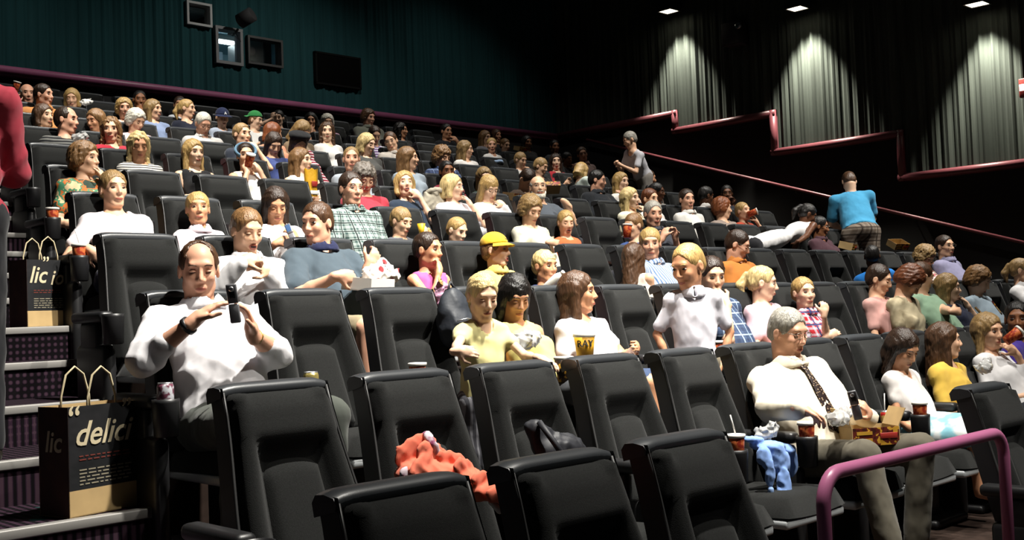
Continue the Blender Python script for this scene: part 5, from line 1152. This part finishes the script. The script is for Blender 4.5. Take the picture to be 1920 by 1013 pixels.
S = Sdf(); S.ring(_v(0, -0.002, 0.055), _v(0, 0.75, 0.66)*-1, 0.094, 0.014); V_, Q_ = S.mesh(0.006); me = mesh_np('headband', V_, Q_); me.materials.append(cloth('#5f7f96')); HB['put']('headband', me, (0, -0.012, 0.0))
S = Sdf(); S.ell(_v(0, 0.058, -0.098), _v(0.050, 0.042, 0.034), None, 0.02)
for s in (-1, 1): S.cone(_v(s*0.064, 0.015, -0.045), _v(s*0.035, 0.062, -0.095), 0.013, 0.02, 0.02)
S.cone(_v(-0.024, 0.094, -0.050), _v(0.024, 0.094, -0.050), 0.007, 0.007, 0.005); S.ell(_v(0, 0.103, -0.066), _v(0.018, 0.02, 0.007), None, 0.004, True)
V_, Q_ = S.mesh(0.006, noise=0.003, wl=0.03); me = mesh_np('beard', V_, Q_); me.materials.append(MAT['hair_white']); BEARD['put']('beard', me, (0, 0, 0))
# emblem on the standing boy's polo, dress panel left to cloth
# ------------------------------------------------------------------ drinks
CANS = pattern('can_silver_print', 'blotch', ['#9a9aa2', '#c8c8ce', '#6a3a4a'], 30, 0.3); CANR = pattern('can_red_print', 'blotch', ['#7a1616', '#a02420', '#c8a860'], 25, 0.3)
can(near_holder(272, 728, 2), 'silver soda can in cup holder beside the balding man', CANS)
can(holder(2, 1), 'gold-rimmed soda can behind the second row seat back', mat('can_gold', (0.55, 0.45, 0.15), 0.3, metal=0.7))
can(pixY(1664, 812, YR[1]-0.48), 'red and gold cola can with straw beside the food box', CANR, True)
cup(near_holder(138, 462, 4), 'red paper cup in aisle cup holder beside woman in white')
cup(near_holder(100, 390, 5), 'red paper cup in aisle holder beside woman in floral blouse', False)
cup(near_holder(60, 295, 7), 'small red paper cup at the aisle beside striped-shirt man', False)
cup(near_holder(752, 690, 2), 'white-lidded paper cup behind the second seat of second row', False)
cup(near_holder(1402, 845, 1), 'paper cup with grey straw left of the blue sweater')
cup(near_holder(1537, 815, 1), 'paper cup with straw before the hand of the man with tie')
cup(near_holder(1757, 765, 1), 'red paper cup on the armrest in front of the small girl', False)
cup(near_holder(1355, 655, 2), 'paper cup beside the man in navy shirt', False)
def held_cup(u, v, Y, label, rot, s=1.0):
    p = pixY(u, v, Y); t = cup(p, label, False, s, rot); return t
held_cup(1886, 640, YR[1]-0.36, 'red paper cup tipped at the lips of woman in white', (0.9, 0.5, 0.4))
held_cup(465, 312, YR[6]-0.34, 'red paper cup held in both hands below blue headband', (0.5, 0, 0))
held_cup(1402, 402, YR[5]-0.36, 'white-bottomed cup tipped by boy in rust red shirt', (1.3, 0, 0.6))
held_cup(28, 172, YR[10]-0.36, 'tall drink held up by the bald man in the back row', (0.2, 0.2, 0))
held_cup(1176, 446, YR[4]-0.52, 'red cup held by the boy in blue shirt', (0.0, 0.1, 0))
t = empty('water_bottle', pixY(1046, 520, YR[3]-0.40)); t.rotation_euler = (0.9, 0.3, 0); tag(t, 'white plastic bottle at the lips of blond boy in blue', 'bottle')
b = MB(); b.lathe([(0.028, -0.12), (0.032, -0.11), (0.032, 0.0), (0.014, 0.04)], 16); add(t, 'bottle_body', b, mat('bottle_white', (0.62, 0.62, 0.60), 0.35))
b = MB(); b.lathe([(0.015, 0.04), (0.015, 0.058), (0.012, 0.06)], 14); add(t, 'cap', b, MAT['white'])
# popcorn bucket with lettering
p = pixY(1097, 668, YR[2]-0.62); t = empty('popcorn_bucket', p); tag(t, 'yellow popcorn bucket with black lettering before woman in white', 'bucket')
YEL = mat('bucket_yellow', '#d19a24', 0.5)
b = MB(); b.lathe([(0.040, -0.02), (0.056, 0.115), (0.0545, 0.115), (0.039, -0.015)], 24); bk = add(t, 'bucket_body', b, YEL)
b = MB(); b.lathe([(0.0555, 0.098), (0.0590, 0.100), (0.0590, 0.120), (0.055, 0.121), (0.054, 0.112)], 24); add(t, 'rim', b, CUPM)
rzc = math.atan2(-_F[0], _F[1])
text_part(t, 'lettering', 'RAY', 0.048, mat('print_black', (0.02, 0.02, 0.02), 0.6), Matrix.Rotation(rzc, 4, 'Z') @ Matrix.Translation((0.0, -0.0520, 0.065)) @ Matrix.Rotation(math.pi/2-0.1, 4, 'X'), ext=0.003, wrap=0.052)
b = MB(); b.tube([(0.01, 0.01, 0.05), (0.0, 0.0, 0.17)], 0.003, 8); add(t, 'straw', b, STRAW)
p = pixY(1058, 705, YR[2]-0.68); t = empty('snack_tub', p); tag(t, 'dark printed snack tub on the knees behind second row seats', 'tub')
b = MB(); b.lathe([(0.034, -0.03), (0.048, 0.09), (0.046, 0.09), (0.033, -0.025)], 20); add(t, 'tub_body', b, pattern('tub_print', 'floral', ['#1d1712', '#3a2a18', '#b88a30'], 26, 0.5))
b = MB(); b.lathe([(0.047, 0.082), (0.051, 0.084), (0.051, 0.096), (0.046, 0.097)], 20); add(t, 'rim', b, CUPM)
# cartons
PRINT = pattern('carton_print', 'floral', ['#3a1712', '#5a2018', '#5a2018', '#c09030'], 32, 0.5)
def carton(loc, rz, label, s=1.0, tilt=0.0, flaps=True):
    t = empty('food_carton', loc); t.rotation_euler = (tilt, 0, rz); tag(t, label, 'carton')
    def bx_(nm, lo, hi, m, M=None): b = MB(); b.box([q*s for q in lo], [q*s for q in hi], M); return add(t, nm, b, m)
    bx_('bottom', (-0.12, -0.08, 0), (0.12, 0.08, 0.004), MAT['kraft']); f = bx_('front_panel', (-0.12, -0.083, 0), (0.12, -0.08, 0.085), PRINT); bx_('back_panel', (-0.12, 0.08, 0), (0.12, 0.083, 0.085), MAT['kraft'])
    bx_('side_panel', (-0.123, -0.083, 0), (-0.12, 0.083, 0.085), MAT['kraft']); bx_('side_panel', (0.12, -0.083, 0), (0.123, 0.083, 0.085), MAT['kraft'])
    if flaps:
        for x, a in ((-0.12, -0.35), (0.12, 0.45)):
            M = Matrix.Translation(Vector((x, 0, 0.085))*s) @ Matrix.Rotation(a, 4, 'Y'); bx_('flap', (-0.002, -0.078, 0), (0.002, 0.078, 0.095), MAT['kraft'], M)
    for j in range(2):
        b = MB(); b.box((-0.10*s, -0.0855*s, (0.018+0.034*j)*s), ((-0.02)*s, -0.083*s, (0.034+0.034*j)*s)); add(t, 'print_strip', b, mat('print_gold', '#b58a2c', 0.5), f)
    b = MB(); b.rbox((0.02*s, -0.0862*s, 0.030*s), (0.11*s, -0.083*s, 0.058*s), 0.004*s); add(t, 'print_badge', b, mat('print_badge_red', '#9a2a22', 0.5), f)
    return t
carton(pixY(1628, 832, YR[1]-0.66), math.radians(-34), 'open printed food carton on the lap of the man with tie', 1.0)
carton(pixY(963, 376, YR[6]-0.62), 0.2, 'orange printed food carton before the bowing person', 0.9, 0.2, False)
carton(pixY(1034, 356, YR[6]-0.42), -0.6, 'kraft food box beside the bearded man', 0.8, -0.7, False)
carton(pixY(1588, 468, YR[4]-0.55), 0.3, 'cardboard food box held behind the fourth row, left of plaid shorts', 0.9, 0.3, False)
carton(pixY(1682, 464, YR[4]-0.42), -0.3, 'cardboard food box right of the plaid shorts', 0.9, 0.5, False)
carton(pixY(975, 283, YR[10]-0.42), 0.1, 'kraft snack box in the dim back row', 0.8, 0.3, False)
t = empty('programme', pixY(1838, 590, YR[2]-0.66)); t.rotation_euler = (0.9, 0.1, 0.5); tag(t, 'folded printed programme held by person in sage green', 'booklet')
b = MB(); b.box((-0.10, -0.07, 0), (0, 0.07, 0.003)); add(t, 'cover', b, MAT['kraft']); b = MB(); b.box((0, -0.07, 0), (0.10, 0.07, 0.003), Matrix.Rotation(-0.3, 4, 'Y')); add(t, 'inside_page', b, PRINT)
t = empty('programme', pixY(1868, 578, YR[2]-0.55)); t.rotation_euler = (1.0, 0.2, 0.3); tag(t, 'small printed packet held before teenage boy', 'booklet')
b = MB(); b.box((-0.05, -0.06, 0), (0.05, 0.06, 0.012)); add(t, 'cover', b, PRINT); b = MB(); b.box((-0.052, -0.062, 0.002), (0.05, 0.0, 0.010)); add(t, 'spine', b, MAT['kraft'])
# takeaway box and wrapping paper of the man in blue-grey polo
t = empty('takeaway_box', pixY(690, 545, YR[3]-0.62)); t.rotation_euler = (0.1, 0, 0.4); tag(t, 'white takeaway box with crumpled paper before the stocky man', 'box')
for nm, lo, hi, ang in (('bottom', (-0.13, -0.09, 0), (0.13, 0.09, 0.006), 0), ('side_panel', (-0.13, -0.09, 0), (-0.126, 0.09, 0.07), 0), ('side_panel', (0.126, -0.09, 0), (0.13, 0.09, 0.07), 0), ('front_panel', (-0.13, -0.094, 0), (0.13, -0.09, 0.07), 0), ('back_panel', (-0.13, 0.09, 0), (0.13, 0.094, 0.07), 0)):
    b = MB(); b.box(lo, hi); add(t, nm, b, mat('box_card', (0.62, 0.60, 0.56), 0.7))
S = Sdf(); c = pixY(712, 512, YR[3]-0.58)
S.ell(c, (0.10, 0.035, 0.06), None, 0.02); S.ell(c+_v(-0.06, 0, -0.02), (0.06, 0.05, 0.05), None, 0.02); S.ell(c+_v(0.08, 0.0, -0.02), (0.06, 0.03, 0.05), None, 0.02); S.ell(c+_v(0.02, 0.01, 0.05), (0.05, 0.02, 0.04), None, 0.01)
PAPER = pattern('printed_wrap', 'dots', ['#cfc8c0', '#8e3034'], 16, 0.6)
soft('wrapping_paper', S, 0.009, PAPER, 'crumpled white wrapping paper with red print in the takeaway box', 'paper', 0.014, 0.06, 4)
for (u, v, k, off, lab, sx) in ((1572, 785, 1, 0.66, 'clear crumpled wrapper in the lap of the man with tie', 1.0), (1436, 812, 1, 0.50, 'shiny crumpled plastic wrapper on the armrest beside blue sweater', 0.9), (148, 258, 7, 0.5, 'clear plastic snack tray beside striped-shirt man', 1.0), (985, 640, 2, 0.62, 'crumpled clear wrapper in the lap of woman in yellow', 1.1), (1845, 690, 1, 0.5, 'clear snack bag in front of girl in yellow', 1.0), (160, 192, 10, 0.4, 'white paper bag held by blond woman in back row', 1.0)):
    c = pixY(u, v, YR[k]-off); S = Sdf(); S.ell(c, _v(0.07, 0.045, 0.035)*sx, None, 0.02); S.ell(c+_v(0.05, 0, 0.02), _v(0.04, 0.03, 0.03)*sx, None, 0.02)
    clear = 'clear' in lab or 'plastic' in lab
    soft('wrapper', S, 0.008, mat('clear_plastic', (0.75, 0.75, 0.74), 0.12, trans=0.55, spec=0.8) if clear else MAT['white'], lab, 'wrapper', 0.014, 0.05, u)
S = Sdf(); c = pixY(829, 548, YR[3]-0.5); S.ell(c, (0.06, 0.03, 0.07), None, 0.02); S.ell(c+_v(0.01, 0, -0.07), (0.05, 0.03, 0.04), None, 0.02); soft('wrapper', S, 0.008, mat('pink_plastic', (0.62, 0.36, 0.5), 0.2, trans=0.3), 'pink and clear snack bag before girl in pink', 'wrapper', 0.010, 0.05, 9)
# popcorn bag
t = empty('popcorn_bag', pixY(584, 368, YR[6]-0.55)); tag(t, 'bright yellow popcorn bag hugged by woman in tank top', 'bag')
b = MB(); rows = []
for j, z in enumerate((0, 0.05, 0.12, 0.19, 0.24)):
    rows.append([((0.062+0.02*z+0.006*math.sin(5*a+j))*math.cos(a), (0.045+0.02*z+0.005*math.sin(4*a))*math.sin(a), z+(0.012*math.sin(6*a) if j == 4 else 0)) for a in np.linspace(0, 2*math.pi, 25)])
b.grid(rows); add(t, 'bag_body', b, mat('bag_yellow', '#d9a51c', 0.55, bump=(14, 0.5)))
b = MB(); b.rbox((-0.03, -0.062, 0.08), (0.03, -0.050, 0.13), 0.004); add(t, 'print_badge', b, mat('print_badge_red', '#9a2a22'))
b = MB(); b.rbox((-0.045, -0.058, 0.01), (0.045, -0.049, 0.045), 0.004); add(t, 'print_band', b, MAT['white'])
t = empty('fries_cone', pixY(790, 430, YR[4]-0.6)); tag(t, 'small yellow printed snack cone beside bowl-cut child', 'snack')
b = MB(); b.lathe([(0.012, -0.05), (0.03, 0.04), (0.028, 0.04), (0.010, -0.045)], 12); add(t, 'cone', b, mat('bag_yellow', '#d9a51c'))
# cookie pieces
for u, v, k, off, lab in ((806, 434, 4, 0.56, 'round cookie held by the bowl-cut child'), (826, 528, 3, 0.52, 'bitten cookie held by girl in pink')):
    t = empty('cookie', pixY(u, v, YR[k]-off)); t.rotation_euler = (1.2, 0.2, 0.5); tag(t, lab, 'cookie'); b = MB(); b.lathe([(0.02, -0.006), (0.03, -0.003), (0.03, 0.004), (0.02, 0.007)], 16); add(t, 'biscuit', b, mat('biscuit', '#b58a52', 0.9, bump=(60, 0.8)))
    for a in range(5): b = MB(); b.lathe([(0.002, 0.005), (0.004, 0.007), (0.002, 0.010)], 8, Matrix.Translation((0.015*math.cos(a*1.3), 0.015*math.sin(a*1.3), 0))); add(t, 'chip', b, mat('choc', '#2c1a10', 0.6))
# ------------------------------------------------------------------ clothes and bags left on seats
k, i = 1, 1; sx = XS[k]+i*SP+0.213; sy = YR[k]; sz = FL[k]+0.45
S = Sdf(); ORG = cloth('#e0745a')
c0 = pixY(790, 858, sy-0.42); c1 = pixY(850, 885, sy-0.48); c2 = pixY(905, 912, sy-0.56)
def sheet(S, c, r, ax_, ang, k=0.008):
    Rm = np.array(Matrix.Rotation(ang, 3, Vector(ax_))).T; S.ell(c, r, Rm, k)
S.ell(c0+_v(0, 0, -0.05), (0.10, 0.08, 0.05), None, 0.03); S.ell(c1+_v(0, 0, -0.02), (0.10, 0.09, 0.045), None, 0.03); S.ell(c2+_v(0, 0, -0.01), (0.09, 0.10, 0.04), None, 0.03)
sheet(S, c0+_v(-0.01, 0.02, 0.02), (0.095, 0.016, 0.055), (0, 1, 0.2), -0.35); sheet(S, c0+_v(0.03, -0.02, 0.0), (0.09, 0.018, 0.05), (0.2, 1, 0.4), 0.5); sheet(S, c0+_v(-0.04, -0.05, -0.02), (0.07, 0.014, 0.035), (0, 1, -0.5), -0.5)
sheet(S, c1+_v(0.02, 0.02, 0.03), (0.085, 0.018, 0.035), (0.3, 1, 0.2), 0.45); sheet(S, c1+_v(0.0, -0.05, 0.01), (0.07, 0.016, 0.04), (0, 1, 1), 0.5); sheet(S, c2+_v(-0.01, -0.03, 0.02), (0.08, 0.018, 0.035), (0, 1, 0.6), 0.3); sheet(S, c2+_v(0.0, -0.10, -0.02), (0.075, 0.02, 0.035), (0, 1, -0.3), 0.15)
t, o_ = soft('jacket', S, 0.0055, ORG, 'crumpled coral orange jacket heaped on second row seat', 'jacket', 0.005, 0.07, 11)
S = Sdf(); S.ring(c0+_v(0.05, 0.0, 0.035), _v(0.7, -0.4, 0.4), 0.045, 0.010); soft_part(t, o_, 'collar_lining', S, 0.006, pattern('lining_print', 'blotch', ['#d8d0d4', '#8a3a60', '#c8b8c0'], 20), 0.004)
S = Sdf(); S.ell(c0+_v(-0.075, -0.02, -0.045), (0.035, 0.02, 0.03), None, 0.01); soft_part(t, o_, 'lining_fold', S, 0.006, pattern('lining_print', 'blotch', []), 0.004)
S = Sdf(); S.cone(c2+_v(-0.02, -0.06, -0.045), c2+_v(0.0, -0.08, -0.075), 0.010, 0.012, 0.01); soft_part(t, o_, 'drawstring', S, 0.005, MAT['white'], 0.0)
# black bag on the third seat
k = 1; c = pixY(1050, 830, YR[1]-0.40); S = Sdf(); S.ell(c+_v(0, 0, -0.03), (0.12, 0.06, 0.06), None, 0.03); S.cone(c+_v(-0.09, 0.02, 0.0), c+_v(-0.10, 0.04, 0.07), 0.035, 0.03, 0.03); S.cone(c+_v(-0.1, 0.03, 0.06), c+_v(0.13, 0.0, -0.04), 0.025, 0.02, 0.03)
t, o_ = soft('shoulder_bag', S, 0.009, mat('bag_black', (0.012, 0.013, 0.018), 0.6, bump=(20, 0.3)), 'black cloth bag slumped on the third second-row seat', 'bag', 0.008, 0.09, 6, ('bag_body',))
b = MB(); b.tube([tuple(c+_v(-0.11, 0.0, 0.09)-o_), tuple(c+_v(-0.10, -0.06, 0.02)-o_), tuple(c+_v(-0.06, -0.09, -0.06)-o_)], 0.012, 8); add(t, 'strap', b, mat('bag_black', (0, 0, 0)))
# dark backpack hung on third row seat
c = pixY(850, 580, YR[2]-0.22); S = Sdf(); S.ell(c+_v(0, 0, -0.05), (0.10, 0.07, 0.16), None, 0.04); S.ell(c+_v(0, -0.05, -0.10), (0.08, 0.05, 0.09), None, 0.03)
t, o_ = soft('backpack', S, 0.01, mat('backpack_navy', (0.014, 0.018, 0.026), 0.6, bump=(20, 0.3)), 'dark backpack hung on seat behind the standing girl', 'backpack', 0.006, 0.1, 8, ('pack_body',))
b = MB(); b.tube([tuple(c+_v(-0.03, 0.0, 0.09)-o_), tuple(c+_v(0, 0.02, 0.14)-o_), tuple(c+_v(0.03, 0, 0.09)-o_)], 0.008, 8); add(t, 'handle', b, mat('bag_black', (0, 0, 0)))
b = MB(); b.tube([tuple(c+_v(-0.06, -0.095, -0.06)-o_), tuple(c+_v(0.0, -0.105, -0.05)-o_), tuple(c+_v(0.06, -0.095, -0.06)-o_)], 0.004, 6); add(t, 'zip', b, MAT['can'])
# light blue sweater over the armrest
hx, hy, hz = near_holder(1402, 845, 1); S = Sdf(); BLU = cloth('#7f9fd8'); ax = np.array([hx+0.11, hy+0.10, FL[1]+0.64])
q = lambda u, v, off: pixY(u, v, YR[1]-off)
CM = np.array([_R, _F, _U])
for u_, v_, f_, r_ in ((1438, 836, .52, (.060, .050, .018)), (1470, 842, .54, (.040, .045, .020)), (1452, 862, .565, (.046, .016, .050)), (1483, 868, .56, (.024, .014, .052)), (1466, 872, .575, (.030, .018, .045)), (1432, 856, .56, (.026, .02, .034)),
                      (1470, 912, .60, (.026, .012, .055)), (1472, 935, .605, (.022, .011, .040)), (1444, 888, .59, (.018, .011, .045)), (1412, 824, .49, (.035, .02, .012))):
    S.ell(q(u_, v_, f_), np.array(r_)*1.35, CM, 0.022)
t, o_ = soft('sweater', S, 0.006, BLU, 'light blue sweater draped over the second row armrest', 'sweater', 0.0035, 0.05, 12, ('knit_body',))
S = Sdf(); a_ = q(1472, 950, .605); S.cone(a_, a_-_v(0, 0, 0.012), 0.0175, 0.0175, 0.004); soft_part(t, o_, 'cuff', S, 0.005, cloth('#8fadde'), 0.0)
S = Sdf(); a_ = q(1445, 918, .59); S.cone(a_, a_-_v(0, 0, 0.012), 0.014, 0.014, 0.004); soft_part(t, o_, 'cuff', S, 0.005, cloth('#8fadde'), 0.0)
# jackets on rows behind
for (u, v, k, off, m, lab, lab2, rx) in ((812, 385, 5, 0.10, '#a39c8c', 'beige jacket hung over seat beside woman with pale bob', 'lining', (0.13, 0.07, 0.15)), (930, 313, 8, 0.05, '#8fa6c4', 'pale denim jacket laid over a seat back', 'lining', (0.16, 0.08, 0.06)), (925, 322, 8, 0.16, '#0e1016', 'black garment below the pale denim jacket', 'lining', (0.10, 0.05, 0.06))):
    c = pixY(u, v, YR[k]-off); S = Sdf(); S.ell(c, rx, None, 0.03); S.ell(c+_v(0.06, -0.03, -0.04), _v(*rx)*0.7, None, 0.03); t, o_ = soft('jacket', S, 0.011, cloth(m), lab, 'jacket', 0.012, 0.09, u)
    S = Sdf(); S.ring(c+_v(0, -0.02, rx[2]*0.8), _v(0, 0.3, 1), rx[0]*0.5, 0.014); soft_part(t, o_, 'collar', S, 0.008, cloth(m), 0.003)
# paper carrier bags on the stairs
def carrier(loc, rz, s, label, words, side_words):
    t = empty('paper_bag', loc); t.rotation_euler = (0, 0, rz); tag(t, label, 'bag'); w_, d_, h_ = 0.155*s, 0.085*s, 0.40*s; DARK = pattern('bag_black_print', 'blotch', ['#17181a', '#1d1e20', '#222224'], 6, 0.6); RUST = mat('bag_side_print', '#3a1d14', 0.7, var=(10, 0.4)); IVORY = mat('bag_lettering', '#cbbd9c', 0.7)
    hb = h_*0.24
    for nm, lo, hi, m in (('front_panel', (-w_, -d_, hb), (w_, -d_+0.003, h_), DARK), ('front_panel_bottom', (-w_, -d_, 0), (w_, -d_+0.003, hb), MAT['kraft']), ('back_panel', (-w_, d_-0.003, 0), (w_, d_, h_), MAT['kraft']), ('side_panel', (-w_, -d_, 0), (-w_+0.003, d_, h_), RUST), ('side_panel', (w_-0.003, -d_, 0), (w_, d_, h_), RUST), ('bottom', (-w_, -d_, 0), (w_, d_, 0.004), MAT['kraft'])):
        b = MB(); b.box(lo, hi); o = add(t, nm, b, m)
        if nm == 'front_panel': fp = o
        if nm == 'side_panel' and lo[0] < 0: sp = o
    b = MB(); b.box((-w_+0.004, -d_+0.003, h_*0.5), (w_-0.004, -d_+0.005, h_-0.002)); add(t, 'lining', b, MAT['kraft'])
    for y in (-d_, d_):
        b = MB(); b.tube([(x*w_*0.42, y*0.9, h_-0.05*s+hh*s) for x, hh in ((-1, 0), (-0.95, 0.08), (-0.6, 0.16), (0, 0.19), (0.6, 0.16), (0.95, 0.08), (1, 0))], 0.0042*s, 8); add(t, 'handle', b, mat('paper_cord', '#c2b491', 0.8))
    F_ = lambda x, z: Matrix.Translation((x*s, -d_-0.002, z*s)) @ Matrix.Rotation(math.pi/2, 4, 'X')
    for wd, x, z, sz, sh in words: text_part(t, 'lettering', wd, sz*s, IVORY, F_(x, z), sh, parent=fp, sx=0.95)
    for wd, z, sz in side_words: text_part(t, 'lettering', wd, sz*s, IVORY, Matrix.Translation((-w_-0.002, 0, z*s)) @ Matrix.Rotation(-math.pi/2, 4, 'Z') @ Matrix.Rotation(math.pi/2, 4, 'X'), 0.2, parent=sp)
    rnd = random.Random(4)
    for z, col, n_ in ((0.215, '#6a2a20', 2), (0.165, '#8c8470', 5)):
        for j in range(n_):
            b = MB(); x = -0.11
            while x < 0.10: L = rnd.uniform(0.012, 0.035); b.box((x*s, -d_-0.0015, (z-0.013*j)*s), ((x+L)*s, -d_-0.0003, (z-0.013*j+0.0045)*s)); x += L+0.008
            o = add(t, 'small_print', b, mat('small_print_'+col, col, 0.7), fp); o['kind'] = 'stuff'
    return t
y_ = STY(0)+0.16; p = pixY(170, 945, y_)
carrier((p[0], y_, STZ(0)+0.002), math.radians(14), 1.02, 'large printed paper carrier bag on the stairs near the balding man', [('“', -0.135, 0.35, 0.13, 0.1), ('delici', -0.01, 0.295, 0.125, 0.35), ('”', 0.10, 0.37, 0.11, 0.1)], [('lic', 0.27, 0.11)])
y_ = STY(4)+0.14; p = pixY(78, 592, y_)
carrier((p[0], y_, STZ(4)+0.002), math.radians(14), 0.95, 'printed paper carrier bag higher up beside woman in white', [('lic', -0.085, 0.305, 0.14, 0.3), ('iou', 0.075, 0.29, 0.125, 0.3), ('”', -0.03, 0.375, 0.11, 0.1)], [])
build_seats()
